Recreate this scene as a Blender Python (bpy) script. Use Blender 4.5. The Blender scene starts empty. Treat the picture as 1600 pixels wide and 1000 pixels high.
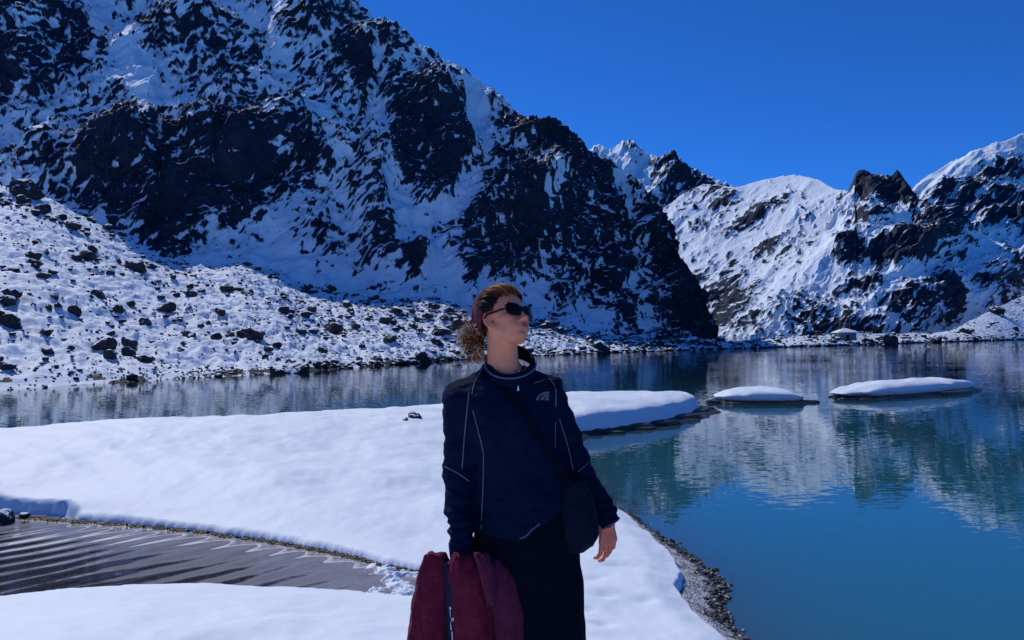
import bpy, math, random
import numpy as np
from mathutils import Vector, Matrix
from mathutils.bvhtree import BVHTree

scene = bpy.context.scene
COL = scene.collection
R = math.radians
rng = np.random.default_rng(11)
random.seed(11)

# ------------------------------------------------------------------ camera, sky, sun, exposure
F_PX = 1155.0            # focal length in pixels of the 1600 wide photograph
CAM_Z = 1.46
HOR = 520.0              # horizon row of the photograph
cam_d = bpy.data.cameras.new('camera')
cam_d.sensor_width = 36.0
cam_d.lens = F_PX / 1600 * 36.0
cam_d.shift_y = (HOR - 500.0) / 1600.0
cam_d.clip_end = 5000.0
cam = bpy.data.objects.new('camera', cam_d)
cam.location = (0, 0, CAM_Z)
cam.rotation_euler = (R(90), 0, 0)
COL.objects.link(cam)
scene.camera = cam

SUN_AZ = -40.0           # degrees clockwise from straight ahead
SUN_EL = 46.0
world = bpy.data.worlds.new('World')
scene.world = world
world.use_nodes = True
wn = world.node_tree
for n in list(wn.nodes):
    wn.nodes.remove(n)
w_out = wn.nodes.new('ShaderNodeOutputWorld')
w_bg = wn.nodes.new('ShaderNodeBackground')
w_sky = wn.nodes.new('ShaderNodeTexSky')
w_sky.sky_type = 'NISHITA'
w_sky.sun_disc = False
w_sky.sun_elevation = R(SUN_EL)
w_sky.sun_rotation = R(SUN_AZ)
w_sky.altitude = 4300
w_sky.air_density = 0.85
w_sky.dust_density = 0.05
w_sky.ozone_density = 3.0
w_mul = wn.nodes.new('ShaderNodeMix')
w_mul.data_type = 'RGBA'
w_mul.blend_type = 'MULTIPLY'
w_mul.inputs['Factor'].default_value = 1.0
w_mul.inputs['B'].default_value = (0.155, 0.62, 1.28, 1)
w_bg.inputs['Strength'].default_value = 0.125
wn.links.new(w_sky.outputs['Color'], w_mul.inputs['A'])
wn.links.new(w_mul.outputs['Result'], w_bg.inputs['Color'])
wn.links.new(w_bg.outputs['Background'], w_out.inputs['Surface'])

sun_d = bpy.data.lights.new('sun', 'SUN')
sun_d.energy = 3.0
sun_d.angle = R(0.5)
sun_d.color = (1.0, 0.96, 0.90)
sun = bpy.data.objects.new('sun', sun_d)
_s = Vector((math.sin(R(SUN_AZ)) * math.cos(R(SUN_EL)), math.cos(R(SUN_AZ)) * math.cos(R(SUN_EL)), math.sin(R(SUN_EL))))
sun.rotation_euler = _s.to_track_quat('Z', 'Y').to_euler()
sun.location = (-30, 60, 80)
COL.objects.link(sun)

scene.view_settings.view_transform = 'Standard'
scene.view_settings.look = 'None'
scene.view_settings.gamma = 1.0
scene.view_settings.exposure = 0.0
scene.view_settings.use_curve_mapping = False
scene.render.engine = 'CYCLES'
scene.cycles.use_denoising = True
scene.cycles.max_bounces = 6
scene.cycles.caustics_reflective = False
scene.cycles.caustics_refractive = False

# ------------------------------------------------------------------ helpers: noise
class Noise2:
    def __init__(self, seed):
        g = np.random.default_rng(seed)
        self.p = np.concatenate([g.permutation(256)] * 2).astype(np.int32)
        a = g.uniform(0, 2 * np.pi, 256)
        self.g = np.stack([np.cos(a), np.sin(a)], 1).astype(np.float32)

    def __call__(self, x, y):
        x = np.asarray(x, np.float32); y = np.asarray(y, np.float32)
        xi = np.floor(x).astype(np.int32); yi = np.floor(y).astype(np.int32)
        xf = x - xi; yf = y - yi
        xi &= 255; yi &= 255
        u = xf * xf * xf * (xf * (xf * 6 - 15) + 10)
        v = yf * yf * yf * (yf * (yf * 6 - 15) + 10)
        p, g = self.p, self.g
        def gr(ix, iy, fx, fy):
            h = p[p[ix & 255] + (iy & 255)]
            return g[h, 0] * fx + g[h, 1] * fy
        a = gr(xi, yi, xf, yf); b = gr(xi + 1, yi, xf - 1, yf)
        c = gr(xi, yi + 1, xf, yf - 1); d = gr(xi + 1, yi + 1, xf - 1, yf - 1)
        ab = a + u * (b - a); cd = c + u * (d - c)
        return (ab + v * (cd - ab)) * 1.5

def fbm(x, y, seed, octv=4, lac=2.03, gain=0.5):
    t = 0; a = 1.0; s = 0
    for i in range(octv):
        t = t + a * Noise2(seed + i * 17)(x * lac ** i, y * lac ** i)
        s += a; a *= gain
    return t / s

def ridged(x, y, seed, octv=4, lac=2.07, gain=0.55):
    t = 0; a = 1.0; s = 0
    for i in range(octv):
        n = 1 - np.abs(Noise2(seed + i * 13)(x * lac ** i, y * lac ** i)) * 1.6
        t = t + a * n; s += a; a *= gain
    return t / s

class Noise3:
    def __init__(self, seed):
        g = np.random.default_rng(seed)
        self.p = np.concatenate([g.permutation(256)] * 2).astype(np.int32)
        a = g.normal(size=(256, 3)); a /= np.linalg.norm(a, axis=1)[:, None]
        self.g = a.astype(np.float32)

    def __call__(self, P):
        P = np.asarray(P, np.float32)
        I = np.floor(P).astype(np.int32); F = P - I; I &= 255
        U = F * F * F * (F * (F * 6 - 15) + 10)
        out = 0
        for dx in (0, 1):
            for dy in (0, 1):
                for dz in (0, 1):
                    h = self.p[self.p[self.p[(I[:, 0] + dx) & 255] + ((I[:, 1] + dy) & 255)] + ((I[:, 2] + dz) & 255)]
                    gg = self.g[h]
                    d = gg[:, 0] * (F[:, 0] - dx) + gg[:, 1] * (F[:, 1] - dy) + gg[:, 2] * (F[:, 2] - dz)
                    w = (U[:, 0] if dx else 1 - U[:, 0]) * (U[:, 1] if dy else 1 - U[:, 1]) * (U[:, 2] if dz else 1 - U[:, 2])
                    out = out + w * d
        return out * 1.5

def sstep(a, b, x):
    t = np.clip((x - a) / (b - a), 0, 1)
    return t * t * (3 - 2 * t)

def lerp_tab(x, tab):
    t = np.array(tab, float)
    return np.interp(x, t[:, 0], t[:, 1])

def smooth_tab(x, tab, w):
    # piecewise linear table, box-smoothed over +-w
    return sum(lerp_tab(x + o * w, tab) for o in (-1, -.5, 0, .5, 1)) / 5

def at(px, py, Y):
    return np.array([(px - 800.0) / F_PX * Y, Y, CAM_Z + (HOR - py) / F_PX * Y])

def on_z(px, py, z):
    Y = (CAM_Z - z) * F_PX / (py - HOR)
    return ((px - 800.0) / F_PX * Y, Y)

# ------------------------------------------------------------------ helpers: meshes and objects
def mesh_np(name, verts, faces, attrs=None, smooth=True, mat_idx=None):
    verts = np.ascontiguousarray(verts, np.float32)
    me = bpy.data.meshes.new(name)
    faces = np.ascontiguousarray(faces, np.int32)
    n, k = faces.shape
    me.vertices.add(len(verts)); me.vertices.foreach_set('co', verts.ravel())
    me.loops.add(n * k); me.loops.foreach_set('vertex_index', faces.ravel())
    me.polygons.add(n)
    me.polygons.foreach_set('loop_start', np.arange(0, n * k, k, dtype=np.int32))
    me.polygons.foreach_set('loop_total', np.full(n, k, np.int32))
    me.polygons.foreach_set('use_smooth', np.full(n, smooth, bool))
    if mat_idx is not None:
        me.polygons.foreach_set('material_index', np.ascontiguousarray(mat_idx, np.int32))
    me.update(calc_edges=True)
    for k_, v in (attrs or {}).items():
        a = me.attributes.new(k_, 'FLOAT', 'POINT')
        a.data.foreach_set('value', np.ascontiguousarray(v, np.float32).ravel())
    me.validate()
    return me

def grid_faces(nr, nc):
    i = np.arange(nr * nc).reshape(nr, nc)
    return np.stack([i[:-1, :-1], i[:-1, 1:], i[1:, 1:], i[1:, :-1]], -1).reshape(-1, 4)

def grid_normals(P):
    du = np.gradient(P, axis=1); dv = np.gradient(P, axis=0)
    n = np.cross(du, dv)
    n /= np.linalg.norm(n, axis=2, keepdims=True) + 1e-9
    return n

def link(name, me, mats=None, parent=None):
    o = bpy.data.objects.new(name, me)
    COL.objects.link(o)
    if mats is not None:
        for m in (mats if isinstance(mats, (list, tuple)) else [mats]):
            me.materials.append(m)
    if parent is not None:
        o.parent = parent
    return o

def tag(o, label=None, cat=None, group=None, kind=None):
    for k, v in (('label', label), ('category', cat), ('group', group), ('kind', kind)):
        if v:
            o[k] = v
    return o

def empty(name, loc=(0, 0, 0)):
    o = bpy.data.objects.new(name, None)
    o.empty_display_size = 0.2
    o.location = loc
    COL.objects.link(o)
    return o

# ------------------------------------------------------------------ helpers: materials
class NT:
    def __init__(self, name):
        self.m = bpy.data.materials.new(name)
        self.m.use_nodes = True
        self.t = self.m.node_tree
        for n in list(self.t.nodes):
            self.t.nodes.remove(n)
        self.out = self.n('ShaderNodeOutputMaterial')

    def n(self, kind, **kw):
        nd = self.t.nodes.new(kind)
        for k, v in kw.items():
            setattr(nd, k, v)
        return nd

    def set(self, sock, v):
        if isinstance(v, bpy.types.NodeSocket):
            self.t.links.new(v, sock)
        elif isinstance(v, tuple) and len(v) == 3 and sock.type == 'RGBA':
            sock.default_value = (*v, 1)
        else:
            sock.default_value = v

    def math(self, op, a, b=0.0, clamp=False):
        nd = self.n('ShaderNodeMath', operation=op, use_clamp=clamp)
        self.set(nd.inputs[0], a); self.set(nd.inputs[1], b)
        return nd.outputs[0]

    def mix(self, f, a, b, blend='MIX'):
        nd = self.n('ShaderNodeMix', data_type='RGBA', blend_type=blend)
        self.set(nd.inputs['Factor'], f); self.set(nd.inputs['A'], a); self.set(nd.inputs['B'], b)
        return nd.outputs['Result']

    def ramp(self, v, lo, hi):
        nd = self.n('ShaderNodeMapRange', interpolation_type='SMOOTHSTEP')
        self.set(nd.inputs['Value'], v)
        nd.inputs['From Min'].default_value = lo; nd.inputs['From Max'].default_value = hi
        return nd.outputs['Result']

    def noise(self, scale, detail=4.0, rough=0.55, vec=None, dist=0.0):
        nd = self.n('ShaderNodeTexNoise')
        nd.inputs['Scale'].default_value = scale; nd.inputs['Detail'].default_value = detail
        nd.inputs['Roughness'].default_value = rough; nd.inputs['Distortion'].default_value = dist
        if vec is not None:
            self.t.links.new(vec, nd.inputs['Vector'])
        return nd

    def pos(self, scale=(1, 1, 1), rot=(0, 0, 0), obj=False):
        if obj:
            c = self.n('ShaderNodeTexCoord').outputs['Object']
        else:
            c = self.n('ShaderNodeNewGeometry').outputs['Position']
        mp = self.n('ShaderNodeMapping')
        self.t.links.new(c, mp.inputs['Vector'])
        mp.inputs['Scale'].default_value = scale; mp.inputs['Rotation'].default_value = rot
        return mp.outputs['Vector']

    def attr(self, name):
        return self.n('ShaderNodeAttribute', attribute_name=name).outputs['Fac']

    def bump(self, h, dist, strength=1.0, normal=None):
        nd = self.n('ShaderNodeBump')
        nd.inputs['Strength'].default_value = strength; nd.inputs['Distance'].default_value = dist
        self.t.links.new(h, nd.inputs['Height'])
        if normal is not None:
            self.t.links.new(normal, nd.inputs['Normal'])
        return nd.outputs['Normal']

    def principled(self, col, rough=0.6, spec=0.3, normal=None, **kw):
        b = self.n('ShaderNodeBsdfPrincipled')
        self.set(b.inputs['Base Color'], col); self.set(b.inputs['Roughness'], rough)
        self.set(b.inputs['Specular IOR Level'], spec)
        for k, v in kw.items():
            self.set(b.inputs[k.replace('_', ' ')], v)
        if normal is not None:
            self.t.links.new(normal, b.inputs['Normal'])
        self.t.links.new(b.outputs[0], self.out.inputs['Surface'])
        return b

SNOW = (0.74, 0.82, 0.90)

def mat_mountain(name, rock_a, rock_b, scale):
    t = NT(name)
    v = t.pos()
    n1 = t.noise(0.9 * scale, 6, 0.65, v)
    n2 = t.noise(0.25 * scale, 4, 0.6, v)
    f = t.math('ADD', t.attr('snow'), t.math('MULTIPLY', t.math('SUBTRACT', n1.outputs['Fac'], 0.5), 1.2))
    f = t.ramp(f, 0.38, 0.62)
    rock = t.mix(t.ramp(n2.outputs['Fac'], 0.3, 0.7), rock_a, rock_b)
    rock = t.mix(t.ramp(t.noise(3.0 * scale, 3, 0.6, v).outputs['Fac'], 0.45, 0.75), rock, tuple(c * 1.35 for c in rock_b))
    col = t.mix(f, rock, SNOW)
    nb = t.bump(n1.outputs['Fac'], 0.5 / scale, 0.55)
    t.principled(col, 0.75, 0.15, nb)
    return t.m

def mat_snow(name, fine=1.0):
    t = NT(name)
    v = t.pos()
    a = t.noise(55, 4, 0.6, v); b = t.noise(6, 4, 0.55, v); c = t.noise(1.6, 3, 0.5, v)
    h = t.math('ADD', t.math('MULTIPLY', a.outputs['Fac'], 0.22 * fine), t.math('ADD', b.outputs['Fac'], t.math('MULTIPLY', c.outputs['Fac'], 2.0)))
    nb = t.bump(h, 0.014, 0.45)
    col = t.mix(t.ramp(b.outputs['Fac'], 0.3, 0.8), (0.715, 0.80, 0.89), (0.755, 0.83, 0.915))
    t.principled(col, 0.6, 0.25, nb)
    return t.m

def mat_boulder(name):
    t = NT(name)
    g = t.n('ShaderNodeNewGeometry')
    sx = t.n('ShaderNodeSeparateXYZ'); t.t.links.new(g.outputs['Normal'], sx.inputs[0])
    v = t.pos()
    n = t.noise(1.6, 5, 0.6, v); n2 = t.noise(7.0, 4, 0.6, v)
    f = t.math('ADD', sx.outputs['Z'], t.math('MULTIPLY', t.math('SUBTRACT', n.outputs['Fac'], 0.5), 0.9))
    f = t.ramp(f, 0.70, 0.80)
    rock = t.mix(t.ramp(n2.outputs['Fac'], 0.3, 0.7), (0.018, 0.02, 0.026), (0.05, 0.052, 0.06))
    col = t.mix(f, rock, SNOW)
    t.principled(col, 0.8, 0.15, t.bump(n2.outputs['Fac'], 0.05, 0.8))
    return t.m

def mat_plain(name, col, rough=0.6, spec=0.3, var=0.0, scale=20, bump=0.0, **kw):
    t = NT(name)
    nb = None; c = col
    if var or bump:
        n = t.noise(scale, 4, 0.6, t.pos(obj=True))
        if var:
            c = t.mix(t.ramp(n.outputs['Fac'], 0.25, 0.75), tuple(x * (1 - var) for x in col), tuple(min(1, x * (1 + var)) for x in col))
        if bump:
            nb = t.bump(n.outputs['Fac'], bump, 1.0)
    t.principled(c, rough, spec, nb, **kw)
    return t.m
# ------------------------------------------------------------------ terrain
WATER_Z = -0.75
SHORE = [(-400, 640), (-100, 618), (0, 610), (150, 600), (300, 591), (450, 583), (600, 571), (700, 563), (850, 555.5),
         (1000, 549.5), (1130, 545.5), (1300, 540.5), (1450, 535.5), (1600, 531), (1800, 528)]
def shore_Y(px):
    return (CAM_Z - WATER_Z) * F_PX / (smooth_tab(px, SHORE, 12) - HOR)

def blob(PX, PY, cx, cy, rx, ry, ang=0.0, soft=0.5):
    a = math.radians(ang)
    dx = PX - cx; dy = PY - cy
    u = (dx * math.cos(a) + dy * math.sin(a)) / rx
    v = (-dx * math.sin(a) + dy * math.cos(a)) / ry
    return 1 - sstep(1 - soft, 1 + soft, np.sqrt(u * u + v * v))

def stroke(PX, PY, pts, w, soft=0.6):
    d = np.full(PX.shape, 1e9, np.float32)
    for (x0, y0), (x1, y1) in zip(pts[:-1], pts[1:]):
        vx, vy = x1 - x0, y1 - y0
        t = np.clip(((PX - x0) * vx + (PY - y0) * vy) / (vx * vx + vy * vy), 0, 1)
        d = np.minimum(d, np.hypot(PX - x0 - t * vx, PY - y0 - t * vy))
    return 1 - sstep(w * (1 - soft), w * (1 + soft), d)

def mountain(name, px, rows, ridge, base, Yb, slope, macro, relief, mat, seed, jag=6, aniso=(1.0, 1.6, -25), thr=0.0, back=30.0, specks=1.0, ncell=26.0, slope_w=1.0, mw=1.0, strata=None):
    """A mountain face: straight talus line from its foot to its ridge, then relief pushed out along the face normal."""
    px = np.asarray(px, float)
    rid = lerp_tab(px, ridge) + jag * (fbm(px / 22.0, px * 0 + 3.3, seed + 90, 4) * 1.3 - 0.2 + 0.9 * np.abs(Noise2(seed + 95)(px / 9.0, px * 0)))
    bas = smooth_tab(px, base, 10)
    yb = smooth_tab(px, Yb, 25)
    k = smooth_tab(px, slope, 40)
    zb = CAM_Z + (HOR - bas) / F_PX * yb
    v = np.linspace(0, 1, rows)[:, None]
    PY = bas[None] + (rid - bas)[None] * v
    PX = np.broadcast_to(px[None], PY.shape)
    T = (HOR - PY) / F_PX
    Y = (zb - CAM_Z - k * yb)[None] / (T - k[None])
    P = np.stack([(PX - 800) / F_PX * Y, Y, CAM_Z + T * Y], -1)
    N = -grid_normals(P)
    if N[rows // 2, len(px) // 2, 1] > 0:
        N = -N
    # oriented patch noise
    wx = PX + 14 * fbm(PX / 60, PY / 60, seed + 1, 3); wy = PY + 14 * fbm(PX / 60, PY / 60, seed + 5, 3)
    def patches(an, st):
        a = math.radians(an)
        u = (wx * math.cos(a) + wy * math.sin(a)) / st; w = (-wx * math.sin(a) + wy * math.cos(a)) / aniso[0]
        return u, w, fbm(u / 70, w / 70, seed + 20, 3), fbm(u / ncell, w / ncell, seed + 30, 4, gain=0.6), fbm(u / 7, w / 6, seed + 40, 3, gain=0.6)
    u, w, big, mid, fin = patches(aniso[2], aniso[1])
    if strata is not None:                      # the strata dip the other way on the spur
        kx = sstep(strata[1], strata[2], PX + 60 * fbm(PX / 90, PY / 90, seed + 7, 2))
        u2, w2, b2, m2, f2 = patches(strata[0], aniso[1])
        big = big + (b2 - big) * kx; mid = mid + (m2 - mid) * kx; fin = fin + (f2 - fin) * kx
    M, lump = macro(PX, PY)
    rock = mw * M + 0.40 * big + 1.0 * mid + 1.10 * specks * fin
    sc = Y / 150.0
    fade = sstep(0, 0.06, v) * (1 - 0.6 * sstep(0.94, 1.0, v))
    rd = ridged(u / 110, w / 120, seed + 50, 3) - 0.6
    rd2 = ridged(u / 34, w / 30, seed + 60, 4) - 0.6
    rd3 = ridged(u / 11, w / 9, seed + 70, 3) - 0.6
    craggy = sstep(-0.5, 0.5, rock)
    D = relief * sc * (lump + 0.8 * rd + (0.12 + 0.26 * craggy) * rd2 + (0.04 + 0.11 * craggy) * rd3 + 0.13 * craggy)
    P = P + N * (D * fade)[..., None]
    # back slope behind the ridge
    nb = 8
    extra = []
    for i in range(1, nb + 1):
        q = P[-1].copy(); q[:, 1] += back * i / nb; q[:, 2] -= back * 0.85 * i / nb
        extra.append(q)
    # skirt under the foot
    sk = P[0].copy(); sk[:, 2] -= 6.0; sk[:, 1] -= 0.5
    Pall = np.concatenate([sk[None], P, np.stack(extra)], 0)
    Nf = grid_normals(Pall)
    if Nf[rows // 2, :, 2].mean() < 0:
        Nf = -Nf
    nz = Nf[1:1 + rows, :, 2]
    snow = 0.5 - (rock - thr) * 0.8 + (np.clip(nz, 0.2, 1) - 0.62) * slope_w
    S = np.full(Pall.shape[:2], 0.9, np.float32); S[1:1 + rows] = snow; S[0] = snow[0]
    S[1 + rows:] = snow[-1]
    me = mesh_np(name, Pall.reshape(-1, 3), grid_faces(*Pall.shape[:2]), {'snow': np.clip(S, -0.5, 1.5)})
    o = link(name, me, mat)
    return o, P

M_rock = mat_mountain('snowy_rock', (0.007, 0.014, 0.028), (0.018, 0.028, 0.050), 1.0)
M_rock_far = mat_mountain('snowy_rock_far', (0.008, 0.015, 0.029), (0.018, 0.027, 0.047), 0.6)
M_moraine = mat_mountain('moraine_snow', (0.010, 0.012, 0.016), (0.026, 0.027, 0.032), 2.2)

# ---- the big dark mountain on the left
CREST = [(-400, 245), (-100, 275), (0, 292), (50, 302), (100, 325), (150, 348), (200, 376), (250, 404), (300, 416), (330, 420), (380, 414),
         (430, 427), (470, 450), (520, 461), (600, 466), (700, 471), (760, 488), (850, 508), (950, 525), (1050, 534), (1130, 540), (1160, 543)]
def crest_Y(px):
    return np.maximum(lerp_tab(px, [(-400, 78), (0, 80), (300, 82), (600, 92), (850, 100), (1050, 112), (1160, 119)]), shore_Y(px) + 4)

def macro_left(X, Y):
    M = np.full(X.shape, 0.02, np.float32)
    lump = np.zeros(X.shape, np.float32)
    cliffs = [  # cx, cy, rx, ry, angle, weight, bulge
        (215, 300, 85, 55, 25, 1.0, 1.0), (270, 360, 45, 55, 30, 1.1, .5), (120, 265, 70, 26, 8, .6, .4), (430, 262, 85, 40, -8, .95, 1.0),
        (345, 300, 65, 55, 20, .9, .7), (300, 240, 55, 30, 0, .6, .6), (400, 320, 50, 35, -20, .5, .4), (590, 360, 30, 75, 20, .75, .5), (480, 365, 26, 50, -25, .55, .3),
        (660, 215, 50, 62, -15, 1.0, .8), (715, 265, 35, 40, 40, .9, .5), (560, 115, 58, 30, 48, .95, .6), (610, 270, 28, 55, 15, .5, .4),
        (470, 45, 50, 26, 20, .4, .4), (785, 372, 62, 62, 0, 1.0, .9), (850, 330, 60, 60, 0, .7, .5), (900, 400, 60, 70, 0, .6, .4), (60, 60, 95, 62, 0, .5, .5), (20, 120, 60, 40, 0, .4, .3),
        (330, 75, 55, 40, 30, .45, .5), (250, 70, 24, 40, 30, .4, .3), (960, 455, 24, 75, -18, .8, .3), (1045, 430, 34, 110, -28, 1.1, .2), (1090, 500, 18, 50, -28, 1.0, .1),
        (900, 250, 70, 30, 40, .8, .3), (960, 320, 30, 60, -30, .9, .3), (840, 240, 70, 26, 42, .6, .3), (640, 395, 16, 40, 0, .7, .2), (650, 430, 16, 40, 5, .9, .2), (730, 440, 12, 26, 0, .9, .2), (450, 400, 12, 34, 8, .9, .15), (610, 420, 20, 40, 15, .6, .2), (350, 165, 40, 26, 20, .25, .2), (740, 200, 26, 60, -10, .35, .2)]
    for cx, cy, rx, ry, an, wt, bu in cliffs:
        M = M + wt * 0.85 * blob(X, Y, cx, cy, rx, ry, an)
        lump = lump + bu * 0.8 * np.exp(-(((X - cx) / (rx * 1.15)) ** 2 + ((Y - cy + 0.75 * ry) / (ry * 0.95)) ** 2))
    for cx, cy, rr, wt in ((450, 175, 46, .7), (520, 225, 44, .8), (575, 285, 36, .7), (390, 130, 40, .5), (225, 125, 36, .8), (195, 60, 34, .7), (205, 215, 40, .7), (150, 240, 36, .5), (330, 215, 34, .5),
                            (480, 20, 50, .6), (600, 60, 44, .6), (690, 140, 40, .5), (850, 300, 26, .8), (790, 290, 30, .6), (1005, 355, 14, .8), (660, 395, 20, .9), (735, 455, 16, .8), (300, 20, 40, .4), (70, 200, 36, .4), (560, 130, 30, .4), (910, 300, 24, .5)):
        lump = lump + wt * 0.75 * np.exp(-((X - cx) ** 2 + (Y - cy - 0.5 * rr) ** 2) / (rr * rr))
    snow = [([(130, -60), (160, 20), (205, 105), (240, 140)], 26, .9), ([(0, 215), (120, 225), (230, 190)], 34, .35), ([(60, 190), (0, 180)], 30, .3),
            ([(330, 400), (390, 385), (440, 350)], 46, 1.1), ([(430, 410), (520, 440), (640, 455)], 34, 1.3), ([(540, 430), (560, 380), (530, 330)], 22, .8),
            ([(618, 300), (640, 360), (690, 410), (720, 470)], 22, 1.3), ([(738, 150), (748, 240), (720, 310), (700, 330)], 17, 1.3), ([(655, 330), (690, 330)], 14, .9),
            ([(400, 120), (470, 180), (560, 270), (600, 320)], 24, .55), ([(590, 110), (585, 180), (600, 240)], 12, .9), ([(190, 100), (230, 160), (330, 190)], 22, .6),
            ([(830, 290), (850, 340)], 16, .6), ([(830, 430), (850, 480), (960, 510)], 26, .8), ([(905, 440), (935, 500)], 13, .8), ([(965, 270), (985, 340), (1010, 420), (1030, 450)], 14, 1.3),
            ([(985, 440), (1015, 510)], 11, 1.1), ([(760, 440), (800, 490)], 16, 1.0), ([(680, 120), (780, 180)], 20, .25), ([(200, -20), (330, -10), (420, 20)], 30, .5), ([(400, 30), (440, 110)], 16, .5)]
    for pts, wd, wt in snow:
        s = stroke(X, Y, pts, wd)
        M = M - wt * s
        lump = lump - 0.22 * wt * s
    M = M + 0.34 * sstep(820, 960, X + 0.5 * (300 - Y)) - 0.10
    return M, lump

left_ridge = [(-400, -330), (0, -300), (200, -215), (400, -108), (500, -45), (560, 2), (600, 41), (640, 66), (700, 97), (760, 137), (800, 167), (840, 202), (880, 224),
              (905, 236), (940, 254), (968, 262), (985, 272), (1003, 292), (1026, 322), (1050, 372), (1075, 422), (1100, 468), (1120, 512), (1132, 532), (1150, 545)]
left_base = [(p, y + 6) for p, y in CREST]
left_Yb = [(p, float(crest_Y(p)) + 4) for p in (-400, 0, 300, 600, 850, 1050, 1160)]
left_mountain, _ = mountain('mountain', np.arange(-300, 1150, 1.35), 400, left_ridge, left_base, left_Yb,
                            [(-400, 1.1), (400, 1.1), (600, 1.14), (850, 1.25), (1000, 1.55), (1130, 1.8)], macro_left, 7.0, M_rock, 100, jag=6, thr=0.26, specks=1.65, ncell=18.0, mw=0.63, slope_w=0.7, aniso=(1.0, 2.3, -14), strata=(42, 560, 860))
tag(left_mountain, 'steep dark rocky mountain streaked with snow rising above the left shore', None, None, 'structure')

# ---- mountains at the head of the lake
def macro_list(base, rocks, snows):
    def f(X, Y):
        M = np.full(X.shape, base, np.float32); lump = np.zeros(X.shape, np.float32)
        for cx, cy, rx, ry, an, wt, bu in rocks:
            M = M + wt * blob(X, Y, cx, cy, rx, ry, an)
            lump = lump + bu * np.exp(-(((X - cx) / (rx * 1.1)) ** 2 + ((Y - cy + 0.6 * ry) / ry) ** 2))
        for pts, wd, wt in snows:
            M = M - wt * stroke(X, Y, pts, wd)
        return M, lump
    return f

o, _ = mountain('mountain', np.arange(860, 1260, 1.2), 130,
    [(860, 300), (890, 262), (912, 244), (930, 226), (945, 236), (960, 232), (975, 224), (985, 222), (993, 234), (1015, 248), (1040, 251), (1062, 258), (1078, 266), (1105, 276), (1140, 291), (1200, 330), (1260, 380)],
    [(860, 480), (1260, 480)], [(860, 640), (1260, 640)], [(860, 0.95), (1260, 0.95)],
    macro_list(0.10, [(985, 235, 22, 14, 0, .5, .5), (1060, 270, 50, 22, 10, .6, .5), (1060, 310, 50, 30, -30, .6, .4), (1140, 300, 40, 10, 10, .5, .3)], [([(960, 245), (1000, 300)], 12, .5), ([(1010, 250), (990, 290)], 10, .5)]),
    4.0, M_rock_far, 300, jag=7, aniso=(1.0, 1.5, -35), thr=0.62, ncell=16, specks=1.4, slope_w=0.6)
tag(o, 'jagged far ridge behind the shoulder of the dark mountain', None, None, 'structure')

o, _ = mountain('mountain', np.arange(985, 1372, 1.2), 230,
    [(985, 395), (1020, 338), (1060, 308), (1100, 288), (1150, 295), (1180, 286), (1220, 275), (1250, 272), (1280, 281), (1310, 297), (1345, 303), (1400, 310), (1500, 350)],
    [(985, 552), (1130, 548), (1300, 541), (1500, 538)], [(985, 345), (1130, 340), (1400, 320)], [(985, 0.47), (1150, 0.47), (1300, 0.5), (1500, 0.55)],
    macro_list(-0.32, [(1130, 325, 26, 14, -30, .7, .4), (1180, 340, 50, 12, -28, 1.0, .4), (1195, 388, 26, 10, -20, 1.0, .3), (1115, 300, 40, 10, 5, .5, .3), (1085, 355, 12, 9, 0, .8, .2), (1250, 345, 40, 12, -35, .5, .3),
                       (1120, 450, 60, 45, 30, .42, .0), (1180, 490, 80, 40, 10, .46, .0), (1235, 505, 70, 22, -12, .60, .4), (1100, 500, 40, 50, 50, .46, .0), (1250, 400, 40, 20, -35, .25, .2)],
               [([(1160, 300), (1250, 285), (1290, 300)], 12, .7), ([(1060, 420), (1160, 380), (1280, 330)], 18, .35), ([(1200, 470), (1290, 430)], 26, .4)]),
    2.6, M_rock_far, 500, jag=2.0, aniso=(1.0, 2.2, -33), thr=0.12, ncell=15, slope_w=0.6, specks=1.6)
tag(o, 'broad sunlit snowy mountain with a rounded summit across the lake', None, None, 'structure')

o, _ = mountain('mountain', np.arange(1150, 1760, 1.2), 230,
    [(1150, 546), (1190, 498), (1235, 440), (1280, 372), (1310, 318), (1330, 299), (1336, 290), (1338, 272), (1343, 268), (1356, 268), (1360, 273), (1380, 274), (1393, 278), (1402, 267), (1409, 274), (1425, 299), (1442, 316), (1500, 342), (1560, 382), (1600, 412), (1760, 480)],
    [(1150, 548), (1300, 540), (1450, 535), (1600, 527), (1760, 522)], [(1150, 312), (1300, 308), (1450, 308), (1600, 335), (1760, 370)], [(1150, 0.5), (1300, 0.72), (1400, 0.8), (1500, 0.85), (1760, 0.85)],
    macro_list(-0.22, [(1390, 295, 58, 26, 10, 1.2, .1), (1350, 288, 14, 26, 0, 1.2, .0), (1405, 285, 18, 20, 0, .5, .1), (1470, 350, 50, 30, 30, .8, .4), (1360, 345, 40, 16, -25, .5, .3), (1400, 395, 55, 24, -20, 1.1, .7), (1320, 400, 24, 16, -30, .8, .4), (1450, 400, 40, 20, 20, .3, .2),
                       (1485, 455, 15, 36, -25, 1.2, .3), (1430, 465, 50, 18, -20, .8, .5), (1440, 490, 40, 20, 0, .5, .3), (1350, 450, 26, 9, 10, .7, .3), (1560, 440, 50, 22, -10, .8, .5), (1570, 480, 40, 18, -10, .6, .3), (1590, 400, 30, 20, 0, .6, .3), (1290, 500, 50, 20, 0, .5, .4), (1340, 515, 60, 14, 0, .4, .3)],
               [([(1300, 330), (1260, 420), (1290, 440)], 14, .5), ([(1340, 420), (1420, 425)], 10, .5), ([(1520, 380), (1550, 420), (1500, 500)], 20, .35)]),
    4.6, M_rock_far, 700, jag=2.5, aniso=(1.0, 1.8, -28), thr=0.27, ncell=18, slope_w=0.6, specks=1.2)
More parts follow.
